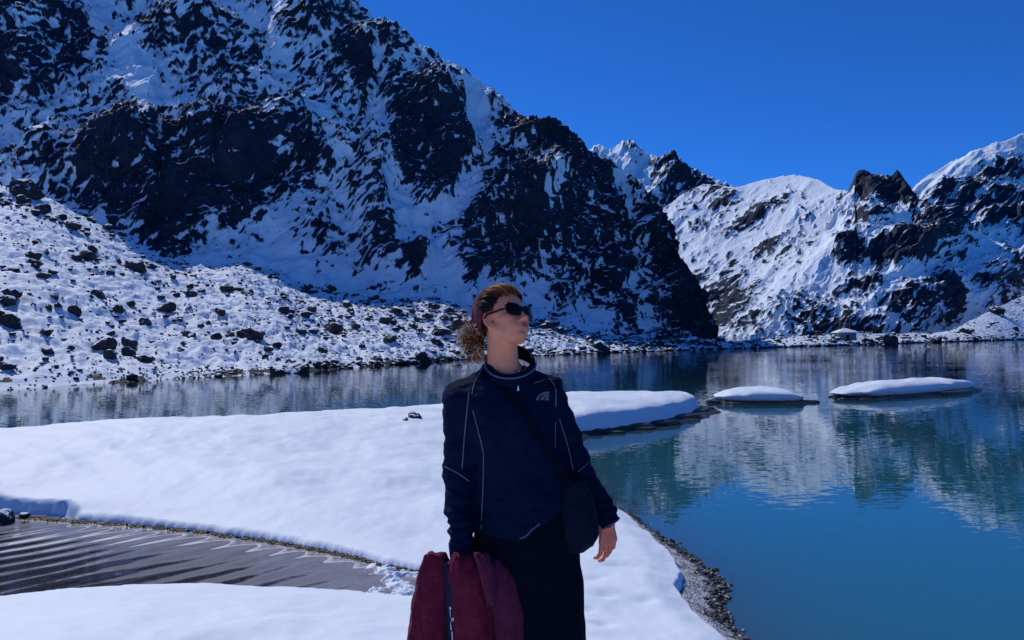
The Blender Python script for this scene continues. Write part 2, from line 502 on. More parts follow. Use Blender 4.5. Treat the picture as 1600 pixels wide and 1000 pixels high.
tag(o, 'snowy mountain with a dark blocky crag on its summit', None, None, 'structure')

o, _ = mountain('mountain', np.arange(1400, 1800, 1.3), 130,
    [(1400, 330), (1432, 290), (1452, 274), (1480, 256), (1520, 240), (1560, 224), (1600, 208), (1700, 176), (1800, 150)],
    [(1400, 430), (1800, 430)], [(1400, 560), (1800, 560)], [(1400, 0.75), (1800, 0.8)],
    macro_list(-0.35, [(1560, 270, 60, 18, -20, .9, .5), (1500, 320, 60, 20, -10, .7, .4), (1590, 320, 50, 26, -10, .8, .5), (1570, 345, 60, 14, -20, .5, .3), (1470, 300, 24, 12, -20, .4, .2)], [([(1450, 285), (1530, 245), (1600, 215)], 14, .7)]),
    5.0, M_rock_far, 900, jag=3, aniso=(1.0, 2.2, -25), thr=0.15, ncell=22, slope_w=0.7)
tag(o, 'high snowy mountain shoulder at the right edge behind the crag', None, None, 'structure')

# ---- moraine slope along the left shore, and the low far shore
def shore_slope(name, px, rows, crest, cY, seed, amp, ledge=0.16, shape=1.25):
    px = np.asarray(px, float)
    s = np.linspace(0, 1, rows)[:, None]
    y0 = shore_Y(px)[None]; y1 = cY(px)[None]
    zc = (CAM_Z + (HOR - smooth_tab(px, crest, 8)) / F_PX * cY(px))[None]
    Y = y0 - 1.2 + (y1 - y0 + 1.2) * s
    tt = np.clip((Y - y0) / (y1 - y0), 0, 1)
    X = (px[None] - 800) / F_PX * Y
    w = np.clip(y1 - y0, 0, 40)
    z = WATER_Z + (zc - WATER_Z) * (0.35 * tt + 0.65 * tt ** shape) + ledge * sstep(0, 0.03, tt)
    z = z - 0.8 * sstep(0, -1.2, Y - y0)
    fd = sstep(0.0, 0.08, tt)
    z = z + amp * (0.9 * fbm(X / 9, Y / 9, seed, 4) + 0.40 * (ridged(X / 2.6, Y / 2.6, seed + 8, 3) - 0.62) + 0.34 * fbm(X / 0.8, Y / 0.8, seed + 3, 3)) * (0.12 + 0.88 * fd) * np.clip(w / 25, 0.25, 1)
    # fall away behind the crest
    P = np.stack([X, Y, z], -1)
    back = P[-1].copy(); back[:, 1] += 6; back[:, 2] -= 5
    P2 = np.concatenate([P, back[None]], 0)
    rocky = 0.55 * fbm(X / 5, Y / 5, seed + 21, 3) + 0.9 * fbm(X / 1.1, Y / 1.6, seed + 22, 3)
    edge = 1 - sstep(0.0, 0.035, tt)
    dens = sstep(-0.2, 0.6, fbm(X / 14, Y / 14, seed + 31, 2) + sstep(200, 600, px)[None] * 0.5)
    S = 0.93 - 0.62 * np.clip(rocky - 0.22, 0, 1) * (0.5 + 1.2 * dens) - 1.3 * edge * (rocky > -0.30 + 0.45 * sstep(420, 250, px)[None])
    S = np.concatenate([S, S[-1:]], 0)
    me = mesh_np(name, P2.reshape(-1, 3), grid_faces(*P2.shape[:2]), {'snow': S})
    PYp = HOR - (P[..., 2] - CAM_Z) / P[..., 1] * F_PX
    return link(name, me, M_moraine), px, P, PYp

moraine, mpx, mP, mPY = shore_slope('moraine_slope', np.arange(-300, 1162, 1.8), 230, CREST, crest_Y, 40, 1.0)
tag(moraine, 'sunlit snow slope strewn with boulders along the left shore', None, None, 'structure')
FCREST = [(1090, 540), (1130, 537), (1200, 532), (1290, 526), (1330, 523), (1400, 524), (1470, 522), (1490, 516), (1520, 501), (1560, 481), (1600, 463), (1760, 400)]
def fcrest_Y(px):
    return shore_Y(px) + lerp_tab(px, [(1090, 6), (1200, 10), (1330, 12), (1480, 24), (1540, 50), (1600, 80), (1760, 100)])
far_shore, fpx, fP, fPY = shore_slope('far_shore', np.arange(1090, 1760, 1.6), 90, FCREST, fcrest_Y, 60, 0.55, ledge=0.3, shape=1.15)
tag(far_shore, 'low snowy bank at the foot of the far mountains rising at the right', None, None, 'structure')

def place_on(PX, P, PY, px, py=None, s=None):
    c = int(np.clip(np.searchsorted(PX, px), 1, len(PX) - 1))
    if s is None:
        col = PY[:, c]
        m = np.minimum.accumulate(col)
        r = int(np.argmax(m <= py)) if (m <= py).any() else len(m) - 1
    else:
        r = int(s * (P.shape[0] - 1))
    r = min(max(r, 1), P.shape[0] - 2)
    p = P[r, c]
    return p.copy()
# ------------------------------------------------------------------ lake, snow bar, gravel
def poly_sdf(X, Y, pts):
    """Signed distance, negative inside."""
    p = np.array(pts, float); q = np.roll(p, -1, 0)
    d = np.full(X.shape, 1e9); ins = np.zeros(X.shape, bool)
    for (x0, y0), (x1, y1) in zip(p, q):
        vx, vy = x1 - x0, y1 - y0
        L = vx * vx + vy * vy + 1e-12
        t = np.clip(((X - x0) * vx + (Y - y0) * vy) / L, 0, 1)
        d = np.minimum(d, (X - x0 - t * vx) ** 2 + (Y - y0 - t * vy) ** 2)
        c = (y0 > Y) != (y1 > Y)
        xi = vx * (Y - y0) / (vy if abs(vy) > 1e-9 else 1e-9) + x0
        ins ^= c & (X < xi)
    d = np.sqrt(d)
    return np.where(ins, -d, d)

def idw(X, Y, pts, p=2.6, eps=0.25):
    num = 0; den = 0
    for x, y, z in pts:
        w = 1.0 / ((X - x) ** 2 + (Y - y) ** 2 + eps) ** (p / 2)
        num = num + w * z; den = den + w
    return num / den

def pz(l, z):
    return [on_z(a, b, z) for a, b in l]

def mat_water(name, body, rough, amp, scale, ripple_rot=0.0, ripple=0.0, shallow=False, ior=1.68):
    t = NT(name)
    geo = t.n('ShaderNodeNewGeometry')
    def slope(sc, det, vecscale, rot, a):
        n = t.noise(sc, det, 0.5, t.pos(scale=vecscale, rot=(0, 0, rot)))
        s = t.n('ShaderNodeVectorMath', operation='SUBTRACT'); t.t.links.new(n.outputs['Color'], s.inputs[0]); s.inputs[1].default_value = (0.5, 0.5, 0.5)
        m = t.n('ShaderNodeVectorMath', operation='MULTIPLY'); t.t.links.new(s.outputs[0], m.inputs[0]); m.inputs[1].default_value = (a[0], a[1], 0)
        return m.outputs[0]
    n1 = slope(scale, 2.0, (0.30, 1.0, 1.0), 0.12, amp)
    n2 = slope(scale * 0.26, 1.0, (0.25, 1.0, 1.0), -0.06, (amp[0] * 0.5, amp[1] * 0.30))
    calm = t.ramp(t.noise(0.11, 2, 0.5, t.pos(scale=(0.5, 1.0, 1.0))).outputs['Fac'], 0.30, 0.68)
    calm = t.math('ADD', t.math('MULTIPLY', calm, 0.75), 0.35)
    sx = t.n('ShaderNodeSeparateXYZ'); t.t.links.new(geo.outputs['Position'], sx.inputs[0])
    mr = t.n('ShaderNodeMapRange'); t.t.links.new(sx.outputs['Y'], mr.inputs['Value'])
    mr.inputs['From Min'].default_value = 9; mr.inputs['From Max'].default_value = 26; mr.inputs['To Min'].default_value = 0.7; mr.inputs['To Max'].default_value = 1.6
    calm = t.math('MULTIPLY', calm, mr.outputs['Result'])     # the open lake is more ruffled than the sheltered bay
    ad = t.n('ShaderNodeVectorMath', operation='ADD'); t.t.links.new(n1, ad.inputs[0]); t.t.links.new(n2, ad.inputs[1])
    sc = t.n('ShaderNodeVectorMath', operation='SCALE'); t.t.links.new(ad.outputs[0], sc.inputs[0]); t.t.links.new(calm, sc.inputs['Scale'])
    vec = sc.outputs[0]
    if ripple:
        wv = t.n('ShaderNodeTexWave', wave_type='BANDS', bands_direction='X', wave_profile='SIN')
        t.t.links.new(t.pos(rot=(0, 0, ripple_rot)), wv.inputs['Vector'])
        wv.inputs['Scale'].default_value = 1.12; wv.inputs['Distortion'].default_value = 4.5
        wv.inputs['Detail'].default_value = 2.0; wv.inputs['Detail Scale'].default_value = 0.55; wv.inputs['Detail Roughness'].default_value = 0.4
        rr = t.math('MULTIPLY', t.math('SUBTRACT', wv.outputs['Fac'], 0.5), ripple)
        cx = t.n('ShaderNodeCombineXYZ')
        t.set(cx.inputs[0], t.math('MULTIPLY', rr, math.cos(ripple_rot))); t.set(cx.inputs[1], t.math('MULTIPLY', rr, -math.sin(ripple_rot)))
        ad2 = t.n('ShaderNodeVectorMath', operation='ADD'); t.t.links.new(vec, ad2.inputs[0]); t.t.links.new(cx.outputs[0], ad2.inputs[1])
        vec = ad2.outputs[0]
    up = t.n('ShaderNodeVectorMath', operation='ADD'); t.t.links.new(vec, up.inputs[0]); up.inputs[1].default_value = (0, 0, 1)
    nm = t.n('ShaderNodeVectorMath', operation='NORMALIZE'); t.t.links.new(up.outputs[0], nm.inputs[0])
    N = nm.outputs[0]
    col = body
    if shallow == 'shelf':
        # pale band mixed into the colour along the far bank, its rim broken into tongues by the ripples
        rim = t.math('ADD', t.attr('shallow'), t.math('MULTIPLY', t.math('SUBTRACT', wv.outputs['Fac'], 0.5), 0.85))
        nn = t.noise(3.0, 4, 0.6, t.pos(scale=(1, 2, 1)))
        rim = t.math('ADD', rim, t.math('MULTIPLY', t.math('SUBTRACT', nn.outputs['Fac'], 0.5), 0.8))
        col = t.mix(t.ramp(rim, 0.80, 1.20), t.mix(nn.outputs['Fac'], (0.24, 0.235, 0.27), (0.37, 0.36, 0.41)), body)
    elif shallow:
        col = t.mix(t.attr('shallow'), body, (0.052, 0.048, 0.060))
    else:
        n = t.noise(0.8, 4, 0.6, t.pos())
        col = t.mix(n.outputs['Fac'], tuple(c * 0.55 for c in body), tuple(c * 1.45 for c in body))
    df = t.n('ShaderNodeBsdfDiffuse'); t.set(df.inputs['Color'], col)
    gl = t.n('ShaderNodeBsdfGlossy'); gl.inputs['Roughness'].default_value = rough; t.t.links.new(N, gl.inputs['Normal'])
    fr = t.n('ShaderNodeFresnel'); fr.inputs['IOR'].default_value = ior; t.t.links.new(N, fr.inputs['Normal'])
    mx = t.n('ShaderNodeMixShader')
    t.set(mx.inputs[0], t.math('MULTIPLY', fr.outputs[0], 1.3, clamp=True)); t.t.links.new(df.outputs[0], mx.inputs[1]); t.t.links.new(gl.outputs[0], mx.inputs[2])
    t.t.links.new(mx.outputs[0], t.out.inputs['Surface'])
    return t.m

ZE = -0.66
POOL_Z = WATER_Z + 0.055
def chan_k(X, Y):
    cx = np.clip(poly_sdf(X, Y, channel), 0, None)
    return np.exp(-(cx / 0.9) ** 2) * sstep(0.9, -0.6, X)
channel = pz([(-400, 793), (-150, 799), (0, 804), (60, 807), (100, 811), (200, 817), (300, 826), (400, 839), (500, 856), (560, 869), (600, 880), (650, 890), (720, 902)], ZE) + \
    pz([(735, 915), (700, 935), (640, 934), (560, 928), (450, 921), (350, 917), (200, 918), (100, 925), (0, 938), (-150, 960), (-400, 1000)], ZE)
right_bank = pz([(1235, 1120), (1185, 1060), (1140, 1010), (1112, 982), (1086, 955), (1066, 930), (1074, 905), (1062, 880), (1030, 850), (985, 812), (950, 788)], ZE)
outer = right_bank + pz([(915, 768), (888, 738), (874, 710), (884, 688), (908, 674), (960, 668), (1030, 658), (1075, 647), (1093, 638)], ZE) + \
    [((px - 800) / F_PX * y, y) for px, y in ((1096, 20.6), (1085, 21.8), (1000, 22.3), (850, 21.0), (690, 18.5), (350, 16.2), (0, 14.2), (-400, 12.8), (-900, 11.0))] + \
    [(-14.0, 4.0), (-9, -3.0), (3.0, -3.0)]

def snow_d(X, Y):
    """Distance inside the snow edge (positive on snow)."""
    w = 0.035 * fbm(X * 2.1, Y * 2.1, 801, 3) + 0.014 * fbm(X * 9, Y * 9, 802, 2)
    dc = poly_sdf(X, Y, channel); do = poly_sdf(X, Y, outer)
    d = -np.maximum(do, -dc)
    near = sstep(0.0, 3.0, 22 - Y) * 1.0
    return d + w * (0.6 + 0.4 * near)

def pt(px, py, z):
    x, y = on_z(px, py, z); return (x, y, z)
mound_pts = [pt(-300, 706, -.1), pt(-120, 694, -.1), pt(0, 686, -.1), pt(100, 677, -.1), pt(200, 669, -.1), pt(350, 657, -.1), pt(500, 648.5, -.1), pt(600, 644, -.1), pt(690, 640, -.1), pt(770, 634, -.11),
             pt(850, 624, -.11), pt(900, 619, -.10), pt(950, 616, -.09), pt(1000, 613.5, -.08), pt(1045, 615, -.12), pt(1075, 622, -.2),
             pt(100, 790, -.44), pt(300, 806, -.46), pt(450, 825, -.48), pt(560, 850, -.52), pt(640, 872, -.56),
             pt(200, 740, -.27), pt(400, 735, -.26), pt(600, 735, -.28), pt(500, 780, -.38), pt(650, 800, -.44), pt(760, 760, -.42), pt(830, 720, -.42),
             pt(960, 830, -.56), pt(1000, 880, -.54), pt(1000, 950, -.52), pt(940, 960, -.49), pt(1060, 985, -.52), pt(860, 850, -.52), pt(720, 930, -.52),
             pt(0, 952, -.48), pt(200, 938, -.47), pt(350, 937, -.47), pt(500, 942, -.48), pt(620, 950, -.50),
             pt(0, 1010, -.40), pt(300, 1000, -.38), pt(550, 1000, -.40), (0, 2.5, 0.0), (-.4, 2.4, 0.0), (.4, 2.6, 0.0), (0.0, 2.9, -.02), (0, 0, 0.0), (-2.5, 2.5, -.10), (1.8, 2.5, -.3), (-6, 1, .0), (2, -2, -.3)]

def snow_z(X, Y):
    d = snow_d(X, Y)
    m = idw(X, Y, mound_pts)
    jag = 0.05 * fbm(X * 1.3, Y * 1.3, 811, 3)
    eh = 0.10 * sstep(0, 0.07, d) * (1 + 1.2 * jag / 0.05 * 0.35) + 0.06 * sstep(0.03, 0.35, d)
    ck = chan_k(X, Y)
    eh = eh * (1 - 0.62 * ck) + 0.035 * ck
    tipk = sstep(11.5, 14.5, Y) * sstep(0.6, 1.8, X)
    eh = eh + 0.20 * tipk * sstep(0.0, 0.16, d)
    m = m - 0.0 * tipk
    z = ZE - 0.03 + eh + np.maximum(m - (ZE + 0.13 + 0.20 * tipk), 0.0) * (1 - np.exp(-np.maximum(d, 0) / 0.75))
    relief = 0.085 * fbm(X * 0.42, Y * 0.7, 815, 2) + 0.014 * fbm(X * 1.8, Y * 2.6, 816, 3) + 0.004 * fbm(X * 7, Y * 9, 817, 3)
    z = z + relief * sstep(0.0, 0.8, d)
    # wind-pressed ridges on the bar
    z = z + 0.032 * (ridged((X + 1.2 * Y) * 0.5, (Y - 0.4 * X) * 0.16, 819, 2) - 0.6) * sstep(0.4, 1.2, d)
    # slumped step at the left end of the bar
    slump = pz([(-260, 762), (0, 764), (60, 767), (112, 768), (128, 774), (118, 786), (70, 800), (0, 806), (-260, 800)], -.43)
    ds = -poly_sdf(X, Y, slump) + 0.03 * fbm(X * 3, Y * 3, 821, 3)
    z = z - 0.15 * sstep(0.0, 0.10, ds) * sstep(-0.02, 0.12, d + 0.05)
    lump = np.maximum(fbm(X * 3.2, Y * 3.4, 823, 3), 0)
    z = z + 0.14 * lump * sstep(0.12, 0.28, ds)
    # faint footprints and wind marks on the flat snow at the right
    for fx, fy in ((930, 905), (948, 930), (915, 950), (940, 975), (1010, 935), (960, 885)):
        ax, ay = on_z(fx, fy, -.52)
        z = z - 0.022 * np.exp(-(((X - ax) / 0.09) ** 2 + ((Y - ay) / 0.055) ** 2))
    return z, d

M_snow = mat_snow('bank_snow')
pxs = np.arange(-420, 1240, 2.2)
ys = 1.3 * np.exp(np.linspace(0, math.log(23.0 / 1.3), 560))
PXg, Yg = np.meshgrid(pxs, ys)
Xg = (PXg - 800) / F_PX * Yg
Zg, Dg = snow_z(Xg, Yg)
Zg = np.where(Dg < 0, np.maximum(ZE - 0.03 + Dg * 2.0, -1.3), Zg)
faces = grid_faces(*Xg.shape)
keep = (Zg.ravel()[faces] > -1.0).any(1)
faces = faces[keep]
used, inv = np.unique(faces, return_inverse=True)
V = np.stack([Xg, Yg, Zg], -1).reshape(-1, 3)[used]
me = mesh_np('snow_bank', V, inv.reshape(-1, 4))
snow_bank = link('snow_bank', me, M_snow)
tag(snow_bank, 'smooth snow covered bar reaching into the lake behind the person', None, None, 'structure')

# unseen snow behind the camera, its hill slope added to bounce light forward
bx = np.r_[-160, -110, -70, -40, -25, np.linspace(-16, 2.5, 26), 6, 12, 25, 40, 70, 110, 160]
by = np.r_[-170, -130, -95, -65, -45, -30, -20, -12, -8, -5, -3, np.linspace(-2, 1.36, 12)]
BX, BY = np.meshgrid(bx, by)
BZ = idw(np.clip(BX, -14, 3), np.clip(BY, -3, 5), mound_pts) - 0.02
BZ = BZ + 0.17 * np.clip(-BY - 9, 0, 200) + (0.9 + .05 * np.clip(-BY, 0, 60)) * fbm(BX / 18, BY / 18, 861, 3) * sstep(-4, -20, BY)
bf_ = grid_faces(*BX.shape)
okb = ~((BX.ravel()[bf_] > 2.6).any(1) & (BY.ravel()[bf_] > -3.1).any(1))
bounce_slope = link('bounce_snow', mesh_np('bounce_snow', np.stack([BX, BY, BZ], -1).reshape(-1, 3), bf_[okb]), M_snow)
tag(bounce_slope, 'unseen snow slope behind the viewpoint, added to bounce light', None, None, 'structure')

# dark wet gravel under the snow edge
def mat_gravel():
    t = NT('wet_shaded_gravel')
    v = t.pos()
    vo = t.n('ShaderNodeTexVoronoi'); vo.inputs['Scale'].default_value = 55; t.t.links.new(v, vo.inputs['Vector'])
    n = t.noise(9, 5, 0.65, v)
    dry = t.mix(t.ramp(n.outputs['Fac'], 0.35, 0.62), (0.14, 0.14, 0.15), (0.50, 0.51, 0.54))
    wet = t.mix(t.ramp(vo.outputs['Distance'], 0.1, 0.6), (0.022, 0.017, 0.015), (0.007, 0.006, 0.006))  # wet tone, darkened further for the shade under the snow rim
    k = t.math('ADD', t.attr('wet'), t.math('MULTIPLY', t.math('SUBTRACT', n.outputs['Fac'], 0.5), 0.9))
    c = t.mix(t.ramp(k, 0.50, 0.78), dry, wet)
    t.principled(c, 0.55, 0.35, t.bump(vo.outputs['Distance'], 0.014, 1.0))
    return t.m
M_gravel = mat_gravel()
w_pts = [on_z(a, b, -.7) + (w,) for a, b, w in ((0, 806, .05), (100, 812, .05), (200, 820, .05), (300, 830, .05), (400, 845, .05), (500, 858, .05), (560, 872, .05), (640, 893, .04), (450, 920, .05), (300, 920, .05), (150, 920, .05), (0, 940, .05),
         (1165, 1040, .26), (1112, 985, .28), (1070, 925, .36), (1068, 890, .34), (1030, 850, .28), (985, 815, .22), (940, 780, .18), (880, 720, .2), (910, 676, .22), (1000, 662, .28), (1085, 645, .5), (1110, 640, .6))] + [(-3, 16, .2), (2, 22, .3)]
Xs = Xg[::2, ::2]; Ys = Yg[::2, ::2]
d2 = Dg[::2, ::2]
W = idw(Xs, Ys, w_pts, 3.0, 0.02)
e = -d2
e = e + 0.05 * fbm(Xs * 3, Ys * 3, 841, 3) * (W > .12)
CK = chan_k(Xs, Ys)
e = e + CK * (0.02 * fbm(Xs * 11, Ys * 11, 845, 2) - 0.03)
Zv = np.where(e < 0, ZE + 0.005 - 0.008 * CK, ZE + 0.005 - 0.008 * CK - (0.10 + 0.03 * CK) * np.minimum(e / W, 1) - np.maximum(e - W, 0) * 0.8)
Zv = Zv + 0.018 * fbm(Xs * 14, Ys * 14, 843, 2) * sstep(-0.05, 0.05, e)
Zv = np.where(e < -0.12, Zv - 0.25, Zv)
faces = grid_faces(*Xs.shape)
ev = e.ravel()[faces]
keep = (ev > -0.35).any(1) & (ev < 1.2).any(1)
faces = faces[keep]
used, inv = np.unique(faces, return_inverse=True)
V = np.stack([Xs, Ys, Zv], -1).reshape(-1, 3)[used]
wet = np.clip(e / W, 0, 1) + sstep(1.0, 0.2, Xs) + sstep(12, 16, Ys)
gravel_shore = link('gravel_shore', mesh_np('gravel_shore', V, inv.reshape(-1, 4), {'wet': wet.ravel()[used]}), M_gravel)
tag(gravel_shore, 'wet dark gravel strip along the edge of the snow bank', None, None, 'structure')

def ico(sub=1):
    import bmesh
    bm = bmesh.new(); bmesh.ops.create_icosphere(bm, subdivisions=sub, radius=1.0)
    bm.verts.ensure_lookup_table()
    v = np.array([x.co[:] for x in bm.verts]); f = np.array([[q.index for q in p.verts] for p in bm.faces])
    bm.free(); return v, f

def scatter_mesh(name, centers, sizes, mats, seed, sub=1, flat=0.6, smooth=False, sink=0.25):
    g = np.random.default_rng(seed)
    v0, f0 = ico(sub)
    n = len(centers)
    vs = np.empty((n, len(v0), 3)); 
    for i in range(n):
        j = 1 + g.uniform(-0.28, 0.28, len(v0))
        q = v0 * j[:, None] * np.array([g.uniform(.8, 1.3), g.uniform(.7, 1.1), g.uniform(flat * .7, flat * 1.2)])
        a = g.uniform(0, 6.28); c, s = math.cos(a), math.sin(a)
        q = np.stack([q[:, 0] * c - q[:, 1] * s, q[:, 0] * s + q[:, 1] * c, q[:, 2]], 1) * sizes[i] * 0.5
        vs[i] = q + centers[i] + np.array([0, 0, sizes[i] * (0.5 * flat - sink)])
    fs = (f0[None] + (np.arange(n) * len(v0))[:, None, None]).reshape(-1, 3)
    return link(name, mesh_np(name, vs.reshape(-1, 3), fs, smooth=smooth), mats)

# loose pebbles on the right bank and bay
def mat_pebble():
    t = NT('pebble')
    g = t.n('ShaderNodeNewGeometry')
    r = g.outputs['Random Per Island']
    c = t.mix(t.ramp(r, 0.3, 0.95), (0.020, 0.020, 0.022), (0.16, 0.15, 0.15))
    t.principled(c, 0.5, 0.4)
    return t.m
M_pebble = mat_pebble()
cen, siz = [], []
for x, y, z_, ee, ww in zip(Xs.ravel(), Ys.ravel(), Zv.ravel(), e.ravel(), W.ravel()):
    if ww > 0.115 and ww * 0.45 < ee + rng.normal(0, .03) < ww * 1.15 and y < 10 and y > 3.0 and x > 0.2:
        k = rng.poisson(1.9 * (0.4 + min(1.5, 36 * (y / 6.0) ** 2 * 0.03)))
        for _ in range(k):
            cen.append((x + rng.normal(0, .02), y + rng.normal(0, .025), z_)); siz.append(min(.085, .012 * math.exp(abs(rng.normal(0, .75)))))
print('pebbles', len(cen))
peb = scatter_mesh('pebbles', np.array(cen[:9000]), np.array(siz[:9000]), M_pebble, 5)
tag(peb, 'dark pebbles along the waterline of the right bank', None, None, 'stuff')

# water
# a finer water sheet near the bank carries the depth (shallow) value
gx = np.concatenate([[-900, -60], np.linspace(-14, 14, 140), [60, 900]]); gy = np.concatenate([[-40], np.linspace(1, 26, 160), [60, 200, 900]])
GX, GY = np.meshgrid(gx, gy)
dsn = -snow_d(np.clip(GX, -14, 14), np.clip(GY, 1, 26))
far = (np.abs(GX) > 14.1) | (GY > 26.1) | (GY < 0.9)
sh = np.where(far, 0, np.exp(-np.maximum(dsn, 0) / 0.55))
lake_me = mesh_np('lake', np.stack([GX, GY, np.full(GX.shape, WATER_Z)], -1).reshape(-1, 3), grid_faces(*GX.shape), {'shallow': sh.ravel()})
M_lake = mat_water('lake_water', (0.024, 0.142, 0.190), 0.012, (0.016, 0.095), 14.0, shallow=True)
lake = link('lake', lake_me, M_lake)
tag(lake, 'calm teal mountain lake mirroring the snowy slopes', None, None, 'structure')
gx = np.linspace(-9, -0.2, 150); gy = np.linspace(5.0, 9.4, 90)
GX, GY = np.meshgrid(gx, gy)
dpc = poly_sdf(GX, GY, channel)
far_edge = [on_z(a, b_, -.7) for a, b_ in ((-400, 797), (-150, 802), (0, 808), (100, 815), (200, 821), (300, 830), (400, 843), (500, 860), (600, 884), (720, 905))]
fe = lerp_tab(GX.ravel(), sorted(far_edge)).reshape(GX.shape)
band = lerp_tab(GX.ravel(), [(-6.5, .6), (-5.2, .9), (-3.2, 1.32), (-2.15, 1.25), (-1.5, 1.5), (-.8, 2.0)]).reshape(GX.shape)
shelf = (fe - GY) / band  # distance from the far bank, scaled to the width of the pale band
F4 = grid_faces(*GX.shape)
kp = (dpc.ravel()[F4] < 0.10).any(1)
us, iv = np.unique(F4[kp], return_inverse=True)
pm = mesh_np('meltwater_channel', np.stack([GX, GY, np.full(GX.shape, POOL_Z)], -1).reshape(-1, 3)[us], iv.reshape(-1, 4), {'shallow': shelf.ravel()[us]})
import bmesh
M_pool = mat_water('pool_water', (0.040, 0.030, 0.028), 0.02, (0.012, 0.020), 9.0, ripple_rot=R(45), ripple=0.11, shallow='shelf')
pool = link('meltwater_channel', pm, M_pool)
tag(pool, 'shallow brown meltwater channel rippling below the snow bar', None, None, 'structure')

# crumbly slush filling the head of the channel
sp = np.arange(520, 760, 1.6); sy = np.linspace(5.7, 7.6, 200)
SPX, SY = np.meshgrid(sp, sy); SX = (SPX - 800) / F_PX * SY
cr = ridged((SX + .6 * SY) * 3.2, (SY - .3 * SX) * 5.0, 827, 4) - 0.62
lev = sstep(520, 615, SPX + 22 * fbm(SX * 5, SY * 5, 829, 3) + 30 * (SY < 6.4) * (6.4 - SY))
SZ = POOL_Z + (-0.055 + 0.07 * lev) + 0.085 * cr * (0.5 + 0.5 * lev) + 0.012 * fbm(SX * 16, SY * 22, 831, 2)
slush = link('slush', mesh_np('slush', np.stack([SX, SY, SZ], -1).reshape(-1, 3), grid_faces(*SX.shape)), mat_snow('slush_snow', 1.4))
tag(slush, 'crumbly wet snow and slush at the head of the meltwater channel', None, None, 'structure')

# ------------------------------------------------------------------ islets capped with snow
M_shelf = mat_plain('wet_stone', (0.045, 0.042, 0.042), 0.5, 0.4, 0.5, 3.0, 0.05)
def cap_mesh(L, Wd, H, prof, seed, nu=72, nv=22, over=0.06):
    """Snow dome of length L along X: rounded overhanging rim, flat bottom."""
    vs = []
    u = np.linspace(0, 2 * np.pi, nu, endpoint=False)
    nz = Noise2(seed)
    rim = 1 + 0.09 * nz(np.cos(u) * 1.6 + 7, np.sin(u) * 1.6) + 0.05 * Noise2(seed + 1)(np.cos(u) * 5, np.sin(u) * 5)
    ex = np.sign(np.cos(u)) * np.abs(np.cos(u)) ** 0.75; ey = np.sign(np.sin(u)) * np.abs(np.sin(u)) ** 0.8
    t = np.linspace(0, 1, nv)
    for i, s in enumerate(t):
        if s < 0.30:
            q = s / 0.30
            r = 0.93 + 0.07 * math.sin(q * math.pi / 2); z = 0.42 * H * q
        else:
            q = (s - 0.30) / 0.70
            r = math.cos(q * math.pi / 2) ** 0.72; z = H * (0.42 + 0.58 * math.sin(q * math.pi / 2) ** 0.9)
        x = 0.5 * L * ex * rim * r; y = 0.5 * Wd * ey * rim * r
        hz = z * np.interp(x / L + 0.5, [p[0] for p in prof], [p[1] for p in prof])
        hz = hz * (1 + 0.16 * Noise2(seed + 5)(x * 1.1, y * 1.6) * (s > .2) + 0.05 * Noise2(seed + 6)(x * 3.1, y * 3.7) * (s > .2))
        vs.append(np.stack([x, y, hz], 1))
    vs = np.concatenate(vs)
    f = []
    for i in range(nv - 1):
        for j in range(nu):
            a = i * nu + j; b = i * nu + (j + 1) % nu
            f.append((a, b, b + nu, a + nu))
    n0 = len(vs)
    vs = np.concatenate([vs, [[0, 0, 0]]])
    tri = [(n0, (j + 1) % nu, j, j) for j in range(nu)]
    return vs, np.array(f), np.array(tri)[:, :3]

def build_mixed(name, vs, quads, tris, mats, parent=None, smooth=True):
    me = bpy.data.meshes.new(name)
    me.from_pydata([tuple(v) for v in vs], [], [tuple(q) for q in quads] + [tuple(t) for t in tris])
    me.polygons.foreach_set('use_smooth', [smooth] * len(me.polygons)); me.update(); me.validate()
    return link(name, me, mats, parent)

def slab(name, L, Wd, th, seed, parent, loc, rz=0.0, nu=60):
    u = np.linspace(0, 2 * np.pi, nu, endpoint=False)
    rim = 1 + 0.12 * Noise2(seed)(np.cos(u) * 2, np.sin(u) * 2) + 0.06 * Noise2(seed + 2)(np.cos(u) * 7, np.sin(u) * 7)
    ex = np.sign(np.cos(u)) * np.abs(np.cos(u)) ** 0.8; ey = np.sign(np.sin(u)) * np.abs(np.sin(u)) ** 0.8
    rings = []
    for r, z in ((1.03, -0.25), (1.0, 0.0), (1.0, th * .42), (0.965, th * .46), (0.955, th * .95), (0.92, th), (0.6, th * 1.12), (0.01, th * 1.15)):
        rings.append(np.stack([0.5 * L * ex * rim * r, 0.5 * Wd * ey * rim * r, np.full(nu, z) + 0.012 * Noise2(seed + 4)(np.cos(u) * 9, np.sin(u) * 9 + r)], 1))
    vs = np.concatenate(rings); f = []
    for i in range(len(rings) - 1):
        for j in range(nu):
            a = i * nu + j; b = i * nu + (j + 1) % nu
            f.append((a, b, b + nu, a + nu))
    o = build_mixed(name, vs, f, [], M_shelf, parent, smooth=False)
    o.location = loc; o.rotation_euler = (0, 0, rz)
    return o

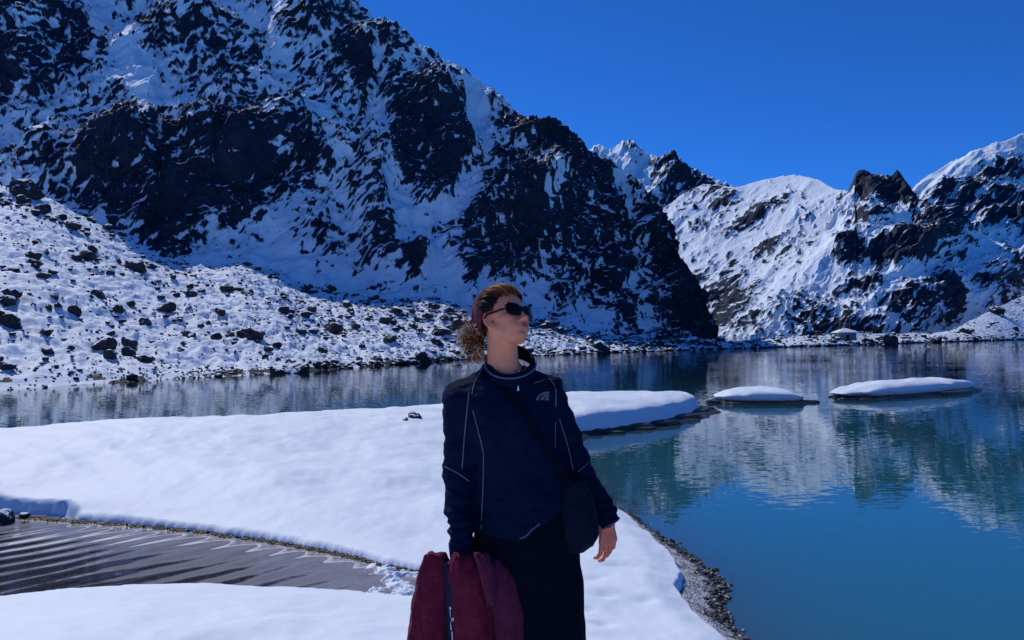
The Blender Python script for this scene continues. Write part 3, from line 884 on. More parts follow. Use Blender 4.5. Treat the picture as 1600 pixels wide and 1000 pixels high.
def islet(pxa, pya, pxb, pyb, depth, H, prof, label, shelf_l, shelf_off, seed, extra=()):
    xa, ya = on_z(pxa, pya, WATER_Z); xb, yb = on_z(pxb, pyb, WATER_Z)
    L = math.hypot(xb - xa, yb - ya); rz = math.atan2(yb - ya, xb - xa)
    nx, ny = -math.sin(rz), math.cos(rz)
    o = empty('islet', ((xa + xb) / 2 + nx * depth * .42, (ya + yb) / 2 + ny * depth * .42, WATER_Z))
    o.rotation_euler = (0, 0, rz)
    tag(o, label, 'islet', 'snow capped islets in the lake')
    vs, q, t = cap_mesh(L, depth, H, prof, seed)
    c = build_mixed('snow_cap', vs, q, t, M_snow, o); c.location = (0, 0, 0.10)
    slab('stone_shelf', L * shelf_l * 1.05, depth * 1.22, 0.06, seed + 40, o, (shelf_off, -0.06, 0))
    slab('stone_shelf', L * shelf_l * .98, depth * 1.08, 0.115, seed + 41, o, (shelf_off, -0.02, 0))
    for (dx, dy, l, w, th, r) in extra:
        slab('stone', l, w, th, seed + int(dx * 10) + 77, o, (dx, dy, 0), r)
    return o
islet(1122, 631, 1264, 632, 1.7, 0.35, [(0, .45), (.15, .85), (.35, 1), (.6, 1.0), (.85, .9), (1, .55)],
      'small rounded snow cap on a low stone shelf, middle of the three snow heaps', 1.03, 0.02, 31, ((1.62, -.1, .55, .35, .07, 0.1), (-1.5, -0.5, .4, .3, .08, .2)))
islet(1344, 626, 1538, 610, 1.8, 0.41, [(0, .45), (.12, .8), (.3, 1), (.7, 1.0), (.9, .92), (1, .7)],
      'longest detached snow cap far out in the lake, rightmost of the snow heaps', 1.0, 0.05, 52, ((2.95, -.2, 1.3, .5, .09, 0.0), (1.3, -1.05, 2.2, .5, .12, 0.02), (-2.5, -.2, .5, .4, .07, .3)))
# low snow tongue and stone ledges of the tip of the bar
tip = []
for i, (a, b, l, w, th, r) in enumerate(((1088, 645, 1.0, .5, .10, .7), (1098, 641, .8, .35, .08, .6), (1066, 655, 1.3, .35, .11, .55), (1030, 664, 1.1, .3, .10, .3), (985, 669, 1.0, .3, .10, .1), (945, 672, .9, .28, .10, .1), (915, 677, .8, .3, .10, .1), (960, 677, .5, .2, .05, .1), (1005, 671, .6, .2, .05, .2))):
    x, y = on_z(a, b, WATER_Z)
    s = slab('flat_stone', l, w, th, 400 + i, None, (x, y, WATER_Z), r)
    tag(s, 'flat dark wet stone at the waterline under the snow bar tip', 'stone', 'flat stones under the tip of the snow bar')

# ------------------------------------------------------------------ boulders
M_boulder = mat_boulder('boulder_rock')
def boulder_mesh(seed, sub=3, cuts=9):
    g = np.random.default_rng(seed)
    v, f = ico(sub)
    n = v / np.linalg.norm(v, axis=1)[:, None]
    r = np.ones(len(v)) * 1.25
    for _ in range(cuts):               # plane cuts make facets
        d = g.normal(size=3); d /= np.linalg.norm(d)
        h = g.uniform(0.62, 1.0)
        c = n @ d
        r = np.where(c > 1e-3, np.minimum(r, h / np.maximum(c, 1e-3)), r)
    q = n * r[:, None]
    q = q + n * (0.10 * Noise3(seed)(q * 2.2))[:, None] + n * (0.05 * Noise3(seed + 3)(q * 5.5))[:, None]
    q *= np.array([g.uniform(.95, 1.2), g.uniform(.8, 1.0), g.uniform(.62, .85)])
    q /= (q[:, 0].max() - q[:, 0].min())
    return mesh_np('boulder', q, f, smooth=False)
B_big = [boulder_mesh(900 + i) for i in range(9)]
B_small = [boulder_mesh(940 + i, 2, 7) for i in range(8)]
for m in B_big + B_small:
    m.materials.append(M_boulder)

def put_boulder(p, size, mesh, rz, sink=0.18, tilt=(0, 0)):
    o = bpy.data.objects.new('boulder', mesh)
    o.location = (p[0], p[1], p[2] + size * (0.36 - sink)); o.rotation_euler = (tilt[0], tilt[1], rz); o.scale = (size,) * 3
    COL.objects.link(o)
    return o

HB = [  # px, py (foot), width px, label
    (392, 530, 52, 'largest dark boulder on the slope above the left shore, snow on its left'),
    (210, 422, 38, 'big rounded boulder just under the upper edge of the snowy slope'),
    (112, 360, 32, 'dark flat boulder on the crest near the top of the snowy slope'),
    (40, 306, 60, 'snow topped boulder on the skyline at the far upper left of the slope'),
    (518, 520, 46, 'long slanting boulder alone between the largest boulder and the person'),
    (160, 545, 46, 'pointed boulder low on the slope with a boulder touching its right side'),
    (201, 541, 30, 'boulder leaning against the right of the pointed boulder'),
    (9, 478, 34, 'dark boulder cut by the left edge, upper one of the pair'),
    (14, 512, 36, 'dark round boulder at the left edge, lower one of the pair'),
    (51, 404, 32, 'dark boulder upper left on slope, leftmost of the three in a row'),
    (121, 406, 22, 'boulder upper left on the slope, middle of the three in a row'),
    (81, 428, 18, 'small round boulder under the row of three at upper left'),
    (152, 464, 28, 'low flat boulder in the middle of the open snow at left'),
    (297, 464, 24, 'boulder on the upper slope above the cluster of small rocks'),
    (259, 488, 34, 'broken boulder pile at mid slope between the round and the largest boulder'),
    (343, 494, 20, 'upright narrow boulder up and left of the largest boulder'),
    (486, 488, 28, 'boulder under the upper edge of the slope, up and right of the largest boulder'),
    (171, 559, 24, 'small boulder below the pointed boulder'),
    (226, 566, 30, 'boulder low on the slope above the shore, right of the pointed one'),
    (73, 553, 22, 'boulder low on the slope close to the left edge'),
    (9, 578, 32, 'boulder near the waterline in the lower left corner of the slope'),
    (227, 508, 24, 'boulder in the rocky band at mid slope, left of its darkest cluster'),
    (289, 525, 18, 'boulder in the rocky band left of the largest boulder'),
    (462, 590, 52, 'biggest boulder standing in the water at the left shore'),
    (432, 587, 30, 'boulder at the waterline touching the biggest shore boulder'),
    (340, 594, 18, 'lone dark boulder at the waterline of the left shore'),
    (115, 491, 24, 'boulder in the loose group at mid left of the slope'),
    (70, 523, 28, 'boulder at left below the loose group'),
    (542, 480, 22, 'boulder on the upper rim, first one left of the snow gully'),
    (677, 483, 30, 'dark boulder at the foot of the narrow snow gully'),
    (608, 497, 18, 'boulder below the upper rim, halfway along to the person'),
    (554, 513, 24, 'boulder right of the long slanting boulder'),
    (609, 536, 34, 'dark pyramid boulder left of the person and above the shore track'),
    (654, 503, 22, 'boulder left of the head of the person, upper one'),
    (708, 502, 24, 'boulder next to the hair of the person'),
    (657, 566, 38, 'pointed boulder near the shore just left of the person'),
    (628, 570, 34, 'wide low boulder on the shore left of the pointed one'),
    (558, 583, 28, 'boulder at the waterline halfway to the person'),
    (418, 552, 22, 'boulder below the largest boulder'),
    (900, 560, 30, 'dark boulder at the shore, first one right of the person'),
    (1001, 547, 20, 'boulder on the shore below the dark cliff foot'),
    (845, 560, 18, 'boulder at the shore peeking out beside the shoulder of the person'),
    (995, 555, 22, 'flat boulder at the waterline under the dark cliff'),
    (946, 548, 16, 'small boulder on the shore right of the person'),
]
for i, (px, py, w, lab) in enumerate(HB):
    p = place_on(mpx, mP, mPY, px, py)
    size = w * p[1] / F_PX * (.84 if px < 480 else .70)
    o = put_boulder(p, size, B_big[i % len(B_big)], rng.uniform(-.5, .5), 0.20)
    tag(o, lab, 'boulder', 'large boulders on the moraine')
n_small = 0
cand = []
while len(cand) < 1500:
    px = rng.uniform(-20, 1130); s = rng.random() ** 0.9
    if rng.random() < 0.22 and px > 300:
        s = rng.uniform(0.03, 0.08)
    p = place_on(mpx, mP, mPY, px, s=s)
    keepp = sstep(-0.05, 0.5, float(fbm(np.array([p[0] / 9]), np.array([p[1] / 9]), 77, 2)[0]) + 0.25 + 0.3 * (px > 450))
    if rng.random() > keepp * 0.9 + 0.05:
        continue
    wpx = min(26, 4.6 * math.exp(abs(rng.normal(0, .62))))
    cand.append((wpx, px, p))
cand.sort(key=lambda c: -c[0])
SM_LAB = 'small dark boulder half buried in the snow of the left shore slope'
for wpx, px, p in cand[:215]:
    o = put_boulder(p, wpx * p[1] / F_PX, B_small[n_small % len(B_small)], rng.uniform(0, 6.28), 0.16)
    tag(o, SM_LAB, 'boulder', 'small boulders scattered over the left shore slope'); n_small += 1
rest = cand[215:]
cen = [c[2] for c in rest]; siz = [c[0] * c[2][1] / F_PX for c in rest]
for _ in range(6500):                                # stones too small to pick apart
    px = rng.uniform(-120, 1140); s = rng.random()
    if rng.random() < 0.18:
        s = rng.uniform(0.02, 0.06)
    p = place_on(mpx, mP, mPY, px, s=s)
    k = sstep(-0.3, 0.45, float(fbm(np.array([p[0] / 7]), np.array([p[1] / 7]), 79, 2)[0]) + 0.1 + 0.3 * (px > 380))
    if rng.random() < k * 0.9 + 0.08:
        cen.append(p); siz.append(rng.uniform(1.8, 5.0) * p[1] / F_PX)
# stones on the far shore too
for _ in range(900):
    px = rng.uniform(1100, 1700); s = rng.random() ** 1.3
    if rng.random() < .4:
        s = rng.uniform(.05, .14)
    p = place_on(fpx, fP, fPY, px, s=s)
    cen.append(p); siz.append(min(12, 2 + rng.exponential(1.8)) * p[1] / F_PX)
print('scree', len(cen))
sc = scatter_mesh('scree', np.array(cen), np.array(siz), M_boulder, 91, sub=1, flat=.8, sink=.22)
tag(sc, 'countless small dark stones half sunk in the shore snow', None, None, 'stuff')
FB = [(1357, 541, 26, 'dark pointed boulder at the far waterline right of the hut'), (1385, 539, 34, 'long low dark rock at the far waterline beside the pointed boulder'),
      (1461, 534, 24, 'dark flat topped rock alone on the far waterline'), (1509, 521, 16, 'dark boulder at the foot of the right bank'), (1555, 490, 22, 'boulder halfway up the right bank'),
      (1585, 516, 10, 'small boulder low on the right bank'), (1547, 508, 8, 'tiny dark stone at the middle of the right bank')]
for i, (px, py, w, lab) in enumerate(FB):
    p = place_on(fpx, fP, fPY, px, py)
    o = put_boulder(p, w * p[1] / F_PX, B_big[(i + 3) % 9], rng.uniform(-.4, .4), 0.22)
    tag(o, lab, 'boulder', 'boulders on the far shore')

# stones poking out of the snow bar
for k, (px, py, z, s, lab) in enumerate(((648, 656, -.16, .26, 'dark stone poking through the snow crest left of the person, the larger of two'), (634, 661, -.18, .13, 'small dark stone beside the larger one on the snow crest'),
                         (10, 798, -.56, .24, 'dark snow dusted stone at the left end of the channel'), (38, 801, -.60, .13, 'little stone next to the channel end stone'))):
    x, y = on_z(px, py, z)
    zz = float(snow_z(np.array([[x]]), np.array([[y]]))[0][0, 0])
    o = put_boulder((x, y, zz), s, B_big[(k * 2 + 1) % 9], .3 + k, .30, (.2, -.15))
    o.name = 'stone'
    tag(o, lab, 'stone')

# ------------------------------------------------------------------ hut and pole
def box_bm(bm, x0, x1, y0, y1, z0, z1):
    r = bmesh.ops.create_cube(bm, size=1.0)
    for v in r['verts']:
        v.co = Vector(((x0 + x1) / 2 + v.co.x * (x1 - x0), (y0 + y1) / 2 + v.co.y * (y1 - y0), (z0 + z1) / 2 + v.co.z * (z1 - z0)))
def bm_obj(name, bm, mat, parent=None, smooth=False):
    me = bpy.data.meshes.new(name); bm.to_mesh(me); bm.free()
    if smooth:
        me.polygons.foreach_set('use_smooth', [True] * len(me.polygons))
    return link(name, me, mat, parent)
hp = place_on(fpx, fP, fPY, 1320, 531)
hut = empty('hut', (hp[0], hp[1], hp[2] - .1))
tag(hut, 'tiny square stone hut with a snowy pyramid roof on the far shore', 'hut')
M_hutwall = mat_plain('hut_wall', (0.22, 0.22, 0.20), 0.8, 0.2, 0.25, 4, 0.03)
M_dark = mat_plain('dark_opening', (0.015, 0.015, 0.018), 0.7, 0.2)
u = hp[1] / F_PX
bm = bmesh.new(); box_bm(bm, -13 * u, 13 * u, -10 * u, 10 * u, 0, 12 * u); bm_obj('wall', bm, M_hutwall, hut)
bm = bmesh.new()
vs = [bm.verts.new(c) for c in ((-16 * u, -13 * u, 11.5 * u), (16 * u, -13 * u, 11.5 * u), (16 * u, 13 * u, 11.5 * u), (-16 * u, 13 * u, 11.5 * u), (-16 * u, -13 * u, 13 * u), (16 * u, -13 * u, 13 * u), (16 * u, 13 * u, 13 * u), (-16 * u, 13 * u, 13 * u), (-2 * u, 0, 19 * u), (2 * u, 0, 19 * u))]
for f in ((0, 1, 5, 4), (1, 2, 6, 5), (2, 3, 7, 6), (3, 0, 4, 7), (3, 2, 1, 0), (4, 5, 9, 8), (5, 6, 9), (6, 7, 8, 9), (7, 4, 8)):
    bm.faces.new([vs[i] for i in f])
bm_obj('roof', bm, M_snow, hut)
bm = bmesh.new(); box_bm(bm, -3 * u, 2 * u, -10.15 * u, -9.9 * u, 0, 8.5 * u); bm_obj('door', bm, M_dark, hut)
pp = place_on(fpx, fP, fPY, 1333, 529)
bm = bmesh.new(); bmesh.ops.create_cone(bm, cap_ends=True, segments=8, radius1=.9 * u, radius2=.6 * u, depth=38 * u, matrix=Matrix.Translation((0, 0, 19 * u)))
bmesh.ops.create_icosphere(bm, subdivisions=1, radius=1.2 * u, matrix=Matrix.Translation((0, 0, 38 * u)))
pole = bm_obj('flag_pole', bm, mat_plain('pole_wood', (0.16, 0.12, 0.10), .7), None)
pole.location = (pp[0], pp[1] + 1.5, pp[2] - .2)
tag(pole, 'thin brown pole standing behind the far shore hut', 'pole')
# ------------------------------------------------------------------ person: implicit-surface tools
PY0 = 2.5                                     # the person stands 2.5 m from the camera
def W2(px, py, dy=0.0):
    """Point at the person's depth (+dy) for a position measured on the photograph."""
    return np.array([(px - 800) / F_PX * (PY0 + dy), PY0 + dy, CAM_Z + (HOR - py) / F_PX * (PY0 + dy)])

class Sdf:
    def __init__(self, xs, ys, zs):
        self.ax = [np.asarray(a, np.float32) for a in (xs, ys, zs)]
        self.F = np.ones([len(a) for a in self.ax], np.float32)

    def add(self, fn, lo, hi, k=0.01, op='u'):
        pad = k + 0.04
        sl = []
        for a, l, h in zip(self.ax, lo, hi):
            i0 = np.searchsorted(a, l - pad); i1 = np.searchsorted(a, h + pad)
            sl.append(slice(int(i0), int(i1)))
        sl = tuple(sl)
        g = np.meshgrid(*[a[s] for a, s in zip(self.ax, sl)], indexing='ij')
        if g[0].size == 0:
            return
        d = fn(*g).astype(np.float32)
        A = self.F[sl]
        if op == 'u':
            h = np.maximum(k - np.abs(A - d), 0) / max(k, 1e-6)
            self.F[sl] = np.minimum(A, d) - h * h * k * 0.25
        else:
            d = -d
            h = np.maximum(k - np.abs(A - d), 0) / max(k, 1e-6)
            self.F[sl] = np.maximum(A, d) + h * h * k * 0.25

    def cone(self, a, b, ra, rb, k=0.01, op='u', sy=1.0):
        a = np.array(a, float); b = np.array(b, float)
        ba = b - a; L = ba @ ba + 1e-12
        def fn(X, Y, Z):
            px, py, pz_ = X - a[0], Y - a[1], Z - a[2]
            t = np.clip((px * ba[0] + py * ba[1] + pz_ * ba[2]) / L, 0, 1)
            return np.sqrt((px - t * ba[0]) ** 2 + ((py - t * ba[1]) / sy) ** 2 + (pz_ - t * ba[2]) ** 2) - (ra + (rb - ra) * t)
        m = max(ra, rb)
        self.add(fn, np.minimum(a, b) - m, np.maximum(a, b) + m, k, op)

    def ell(self, c, r, M=None, k=0.01, op='u'):
        c = np.array(c, float); r = np.array(r, float)
        Mi = np.eye(3) if M is None else np.array(M).T
        def fn(X, Y, Z):
            p = [X - c[0], Y - c[1], Z - c[2]]
            q = [sum(Mi[i, j] * p[j] for j in range(3)) for i in range(3)]
            k0 = np.sqrt(sum((q[i] / r[i]) ** 2 for i in range(3)))
            k1 = np.sqrt(sum((q[i] / r[i] ** 2) ** 2 for i in range(3))) + 1e-9
            return k0 * (k0 - 1.0) / k1
        m = r.max()
        self.add(fn, c - m, c + m, k, op)

    def tube_z(self, tab, k=0.01, pw=2.0):
        """Elliptical sections stacked along z: rows of z, cx, cy, a, b."""
        t = np.array(tab, float); t = t[np.argsort(t[:, 0])]
        zz = self.ax[2]
        cols = [np.interp(zz, t[:, 0], t[:, i]) for i in range(1, 5)]
        ker = np.ones(9) / 9
        if len(zz) > 12 and np.ptp(np.diff(zz)) < 1e-4:
            cols = [np.convolve(np.pad(c, 4, 'edge'), ker, 'valid') for c in cols]
        def fn(X, Y, Z):
            z = Z[0, 0, :]
            cx, cy, a, b = [np.interp(z, zz, c) for c in cols]
            q = ((np.abs(X - cx) / a) ** pw + (np.abs(Y - cy) / b) ** pw) ** (1 / pw)
            d = (q - 1) * np.minimum(a, b)
            dz = np.maximum(t[0, 0] - Z, Z - t[-1, 0])
            return np.maximum(d, dz)
        m = np.array([(t[:, 1] - t[:, 3]).min(), (t[:, 2] - t[:, 4]).min(), t[0, 0]])
        M_ = np.array([(t[:, 1] + t[:, 3]).max(), (t[:, 2] + t[:, 4]).max(), t[-1, 0]])
        self.add(fn, m, M_, k)

    def mesh(self):
        F = self.F; S = F < 0
        n = S[:-1, :-1, :-1].astype(np.int8)
        c = sum(S[i:S.shape[0] - 1 + i, j:S.shape[1] - 1 + j, k:S.shape[2] - 1 + k].astype(np.int8) for i in (0, 1) for j in (0, 1) for k in (0, 1))
        act = (c > 0) & (c < 8)
        I = np.argwhere(act)
        vid = np.full(act.shape, -1, np.int32); vid[act] = np.arange(len(I))
        val = {}
        for i in (0, 1):
            for j in (0, 1):
                for k in (0, 1):
                    val[i, j, k] = F[I[:, 0] + i, I[:, 1] + j, I[:, 2] + k]
        acc = np.zeros((len(I), 3)); cnt = np.zeros(len(I))
        for ax in range(3):
            for o1 in (0, 1):
                for o2 in (0, 1):
                    p = [0, 0, 0]; q = [0, 0, 0]
                    oth = [t for t in range(3) if t != ax]
                    p[oth[0]] = q[oth[0]] = o1; p[oth[1]] = q[oth[1]] = o2; q[ax] = 1
                    va, vb = val[tuple(p)], val[tuple(q)]
                    x = (va < 0) != (vb < 0)
                    t = np.where(x, va / np.where(np.abs(va - vb) < 1e-12, 1e-12, va - vb), 0)
                    pos = np.tile(np.array(p, float), (len(I), 1)); pos[:, ax] = t
                    acc[x] += pos[x]; cnt[x] += 1
        off = acc / np.maximum(cnt, 1)[:, None]
        V = np.empty((len(I), 3))
        for a in range(3):
            g = self.ax[a]
            V[:, a] = g[I[:, a]] + off[:, a] * (g[np.minimum(I[:, a] + 1, len(g) - 1)] - g[I[:, a]])
        quads = []
        for ax in range(3):
            sl0 = [slice(None)] * 3; sl1 = [slice(None)] * 3
            sl0[ax] = slice(0, -1); sl1[ax] = slice(1, None)
            A = S[tuple(sl0)]; B = S[tuple(sl1)]
            E = np.argwhere(A != B)
            o = [t for t in range(3) if t != ax]
            ok = (E[:, o[0]] > 0) & (E[:, o[1]] > 0) & (E[:, o[0]] < S.shape[o[0]] - 1) & (E[:, o[1]] < S.shape[o[1]] - 1)
            E = E[ok]
            ins = A[E[:, 0], E[:, 1], E[:, 2]]
            def cell(d0, d1):
                e = E.copy(); e[:, o[0]] += d0; e[:, o[1]] += d1
                return vid[e[:, 0], e[:, 1], e[:, 2]]
            q = np.stack([cell(-1, -1), cell(0, -1), cell(0, 0), cell(-1, 0)], 1)
            flip = ins if ax != 1 else ~ins
            q[~flip] = q[~flip][:, ::-1]
            quads.append(q)
        return V, np.concatenate(quads)

def axis_nodes(lo, hi, fine, coarse, zones):
    x = lo; out = [lo]
    while x < hi:
        st = fine if any(a <= x <= b for a, b in zones) else coarse
        x += st; out.append(x)
    return np.array(out)

def smooth_mesh(V, Q, it=2, lam=0.5):
    e = np.concatenate([Q[:, [0, 1]], Q[:, [1, 2]], Q[:, [2, 3]], Q[:, [3, 0]]])
    e = np.concatenate([e, e[:, ::-1]])
    n = len(V); cnt = np.bincount(e[:, 0], minlength=n)
    for _ in range(it):
        s = np.stack([np.bincount(e[:, 0], weights=V[e[:, 1], a], minlength=n) for a in range(3)], 1)
        V = V + lam * (s / np.maximum(cnt, 1)[:, None] - V)
    return V

def vert_normals(V, Q):
    fn = np.cross(V[Q[:, 2]] - V[Q[:, 0]], V[Q[:, 3]] - V[Q[:, 1]])
    N = np.zeros_like(V)
    for c in range(4):
        for a in range(3):
            N[:, a] += np.bincount(Q[:, c], weights=fn[:, a], minlength=len(V))
    return N / (np.linalg.norm(N, axis=1)[:, None] + 1e-12)

# ------------------------------------------------------------------ materials of the person
def mat_skin():
    t = NT('skin')
    v = t.pos(obj=True)
    n = t.noise(60, 4, 0.6, v)
    c = t.mix(t.ramp(n.outputs['Fac'], 0.3, 0.7), (0.70, 0.265, 0.155), (0.77, 0.31, 0.185))
    c = t.mix(t.attr('blush'), c, (0.68, 0.15, 0.105))
    c = t.mix(t.attr('lip'), c, (0.40, 0.070, 0.075))
    t.principled(c, 0.45, 0.4, t.bump(n.outputs['Fac'], 0.0006, 0.6), Subsurface_Weight=0.25, Subsurface_Radius=(0.012, 0.004, 0.002), Subsurface_Scale=0.6)
    return t.m
M_skin = mat_skin()
def mat_cloth(name, a, b, sheen=0.15, wscale=900, rough=0.85, fold=0.0):
    t = NT(name)
    v = t.pos(obj=True)
    n = t.noise(26, 4, 0.6, v); w = t.noise(wscale, 2, 0.5, v)
    c = t.mix(t.ramp(n.outputs['Fac'], 0.3, 0.72), a, b)
    nb = t.bump(w.outputs['Fac'], 0.0008, 0.5)
    nb = t.bump(t.noise(34, 3, 0.5, v, 0.6).outputs['Fac'], 0.006 + fold, 0.35 + 20 * fold, nb)
    t.principled(c, rough, 0.07, nb, Sheen_Weight=sheen)
    return t.m
M_sweater = mat_cloth('navy_fleece', (0.0016, 0.0064, 0.027), (0.0026, 0.0092, 0.037), 0.0, 900, 0.85, 0.005)
M_trouser = mat_cloth('black_cloth', (0.0012, 0.0028, 0.0100), (0.0022, 0.0046, 0.0150), 0.0)
M_seam = mat_plain('grey_seam', (0.10, 0.125, 0.19), 0.6, 0.3)
M_seam_dim = mat_plain('blue_grey_seam', (0.07, 0.10, 0.19), 0.6, 0.3)
M_bag = mat_cloth('bag_nylon', (0.0022, 0.0068, 0.020), (0.0034, 0.0095, 0.027), 0.0, 500, 0.6)
M_maroon = mat_cloth('maroon_shell', (0.095, 0.008, 0.026), (0.150, 0.013, 0.036), 0.06, 700, 0.78, 0.006)
M_plum = mat_cloth('plum_shell', (0.075, 0.011, 0.038), (0.105, 0.016, 0.050), 0.06, 700, 0.78, 0.006)
M_lining = mat_cloth('navy_lining', (0.010, 0.012, 0.040), (0.016, 0.018, 0.055), 0.05, 700, 0.5)
M_white = mat_plain('white_print', (0.55, 0.58, 0.66), 0.6, 0.3)
M_gold = mat_plain('gold', (0.85, 0.55, 0.22), 0.25, 0.5, Metallic=1.0)
M_silver = mat_plain('silver', (0.75, 0.75, 0.78), 0.22, 0.5, Metallic=1.0)
M_lens = mat_plain('dark_lens', (0.003, 0.003, 0.004), 0.22, 0.12)
M_frame = mat_plain('black_frame', (0.005, 0.005, 0.006), 0.35, 0.25)
M_band = mat_cloth('mauve_headband', (0.085, 0.022, 0.040), (0.13, 0.034, 0.055), 0.05)
def mat_hair():
    t = NT('hair')
    r = t.attr('tone')
    c = t.mix(t.ramp(r, 0.15, 0.55), (0.012, 0.006, 0.007), (0.11, 0.030, 0.014))
    c = t.mix(t.ramp(r, 0.50, 0.80), c, (0.38, 0.115, 0.035))
    c = t.mix(t.ramp(r, 0.80, 1.0), c, (0.85, 0.60, 0.38))
    t.principled(c, 0.5, 0.18)
    return t.m
M_hair = mat_hair()

person = empty('person', (0.0, PY0, 0.0))
tag(person, 'woman in navy pullover and dark sunglasses standing on the snow looking right', 'person')
def kid(name, V, Q, mat, attrs=None, parent=None, smooth=True):
    """World-space mesh linked as a child of the person (or of a part of it)."""
    me = mesh_np(name, np.asarray(V) - np.array([0, PY0, 0]), Q, attrs, smooth)
    return link(name, me, mat, parent or person)

# ------------------------------------------------------------------ head frame
HC = W2(787, 502.5) + np.array([0, 0.0, 0.0])
YAW, PITCH, ROLL = R(48), R(19), R(-9)
f0 = np.array([math.sin(YAW), -math.cos(YAW), 0.0])
l0 = np.array([math.cos(YAW), math.sin(YAW), 0.0])          # towards her left
HF = f0 * math.cos(PITCH) + np.array([0, 0, 1]) * math.sin(PITCH)
HU = np.cross(HF, l0); HU = HU if HU[2] > 0 else -HU
HL = l0 * math.cos(ROLL) + HU * math.sin(ROLL); HU = np.cross(HF, HL); HU = HU if HU[2] > 0 else -HU
HM = np.stack([HF, HL, HU], 1)                               # columns: forward, left, up
HS = 0.905
def H(x, y, z):
    return HC + HM @ (np.array([x, y, z]) * HS)

# ------------------------------------------------------------------ body: one continuous skin mesh
HAND = W2(951, 822, 0.02)
b = Sdf(axis_nodes(-0.34, 0.42, 0.0026, 0.009, [(-0.16, 0.12), (0.27, 0.40)]) ,
        axis_nodes(PY0 - 0.22, PY0 + 0.24, 0.0028, 0.0028, [(PY0 - 0.22, PY0 + 0.24)]),
        axis_nodes(-0.02, 1.66, 0.0026, 0.010, [(1.33, 1.66), (0.66, 0.86)]))
# torso, hips, legs (inside the clothes)
b.tube_z([(1.35, -.026, PY0 + .02, .056, .052), (1.30, -.026, PY0 + .02, .095, .070), (1.22, -.02, PY0 + .01, .145, .09), (1.05, .01, PY0 + .01, .12, .085), (.92, .03, PY0 + .01, .135, .095), (.80, .04, PY0 + .01, .145, .10)], 0.03)
for sx, fx in ((-.045, -.075), (.125, .155)):
    b.cone((sx, PY0 + .01, .82), (fx - .005, PY0 + .01, .47), .078, .055, .03)
    b.cone((fx - .005, PY0 + .01, .47), (fx, PY0 + .03, .08), .053, .035, .02)
    b.cone((fx, PY0 + .02, .045), (fx, PY0 - .12, .035), .04, .032, .02)
SHR, ELR, WRR = (-.166, PY0 + .01, 1.235), W2(716, 735, .02), W2(722, 862, -.06)
SHL, ELL, WRL = (.122, PY0 + .02, 1.250), W2(898, 722, .05), W2(947, 808, .02)
for s, e_, w in ((SHR, ELR, WRR), (SHL, ELL, WRL)):
    b.cone(s, e_, .045, .037, .03); b.cone(e_, w, .036, .024, .015)
b.cone((-.028, PY0 + .02, 1.28), SHR, .036, .040, .02); b.cone((-.028, PY0 + .02, 1.28), SHL, .036, .040, .02)
# neck
nb_ = np.array([-.026, PY0 + .022, 1.30])
b.cone(nb_, H(-.022, 0, -.045), .056, .049, .02)
b.cone(nb_ + np.array([0.008, -.016, .0]), H(.000, 0, -.062), .038, .032, .012)
# sternomastoid, collar bones
b.cone(H(-.012, -.055, -.03), nb_ + np.array([.012, -.052, .02]), .011, .011, .012)
b.cone(H(-.012, .055, -.03), nb_ + np.array([.028, -.050, .02]), .011, .011, .012)
# skull and face
b.ell(H(-.012, 0, .045), np.array([.094, .073, .078]) * HS, HM, .01)
b.ell(H(.032, 0, .0), np.array([.056, .060, .084]) * HS, HM, .02)
b.ell(H(.040, 0, -.045), np.array([.044, .046, .046]) * HS, HM, .02)
b.cone(H(.050, -.017, -.082), H(.050, .017, -.082), .020 * HS, .020 * HS, .015)
b.ell(H(.071, 0, -.078), np.array([.018, .020, .017]) * HS, HM, .012)
for s in (-1, 1):
    b.cone(H(-.002, s * .053, -.036), H(.055, s * .022, -.078), .014 * HS, .013 * HS, .02)
    b.ell(H(.058, s * .042, -.014), np.array([.024, .020, .019]) * HS, HM, .016)
    b.ell(H(.066, s * .030, -.045), np.array([.020, .018, .024]) * HS, HM, .016)
    b.ell(H(.075, s * .030, .020), np.array([.018, .026, .010]) * HS, HM, .012)     # brow
    b.ell(H(.097, s * .031, .002), np.array([.018, .017, .012]) * HS, HM, .010, 'd')  # eye socket
    b.ell(H(.074, s * .031, .002), np.array([.0125, .0125, .0125]) * HS, HM, .003)   # eyeball and lids
    b.ell(H(.094, s * .0125, -.029), np.array([.012, .0075, .0085]) * HS, HM, .006)
    b.ell(H(.104, s * .0065, -.0345), np.array([.006, .0038, .003]) * HS, HM, .003, 'd')
b.cone(H(.084, 0, .016), H(.106, 0, -.022), .0085 * HS, .0105 * HS, .010)
b.ell(H(.108, 0, -.0245), np.array([.0115, .0115, .0098]) * HS, HM, .008)
b.ell(H(.083, 0, -.046), np.array([.012, .028, .020]) * HS, HM, .012)
b.ell(H(.0945, 0, -.0440), np.array([.0105, .022, .0062]) * HS, HM, .004)
b.ell(H(.0935, 0, -.0545), np.array([.0112, .019, .0075]) * HS, HM, .004)
b.cone(H(.104, -.021, -.0492), H(.104, .021, -.0492), .0016, .0016, .003, 'd')
b.ell(H(.094, 0, -.0665), np.array([.010, .017, .006]) * HS, HM, .008, 'd')
# ears
for s in (-1, 1):
    ea = np.stack([HF * .94 - HL * s * .34, HL * s * .94 + HF * .34, HU], 1)
    b.ell(H(-.012, s * .073, .004), np.array([.019, .0065, .032]) * HS, ea, .006)
    b.ell(H(-.011, s * .081, .006), np.array([.011, .0060, .020]) * HS, ea, .004, 'd')
    b.ell(H(-.005, s * .073, -.024), np.array([.009, .006, .011]) * HS, ea, .005)
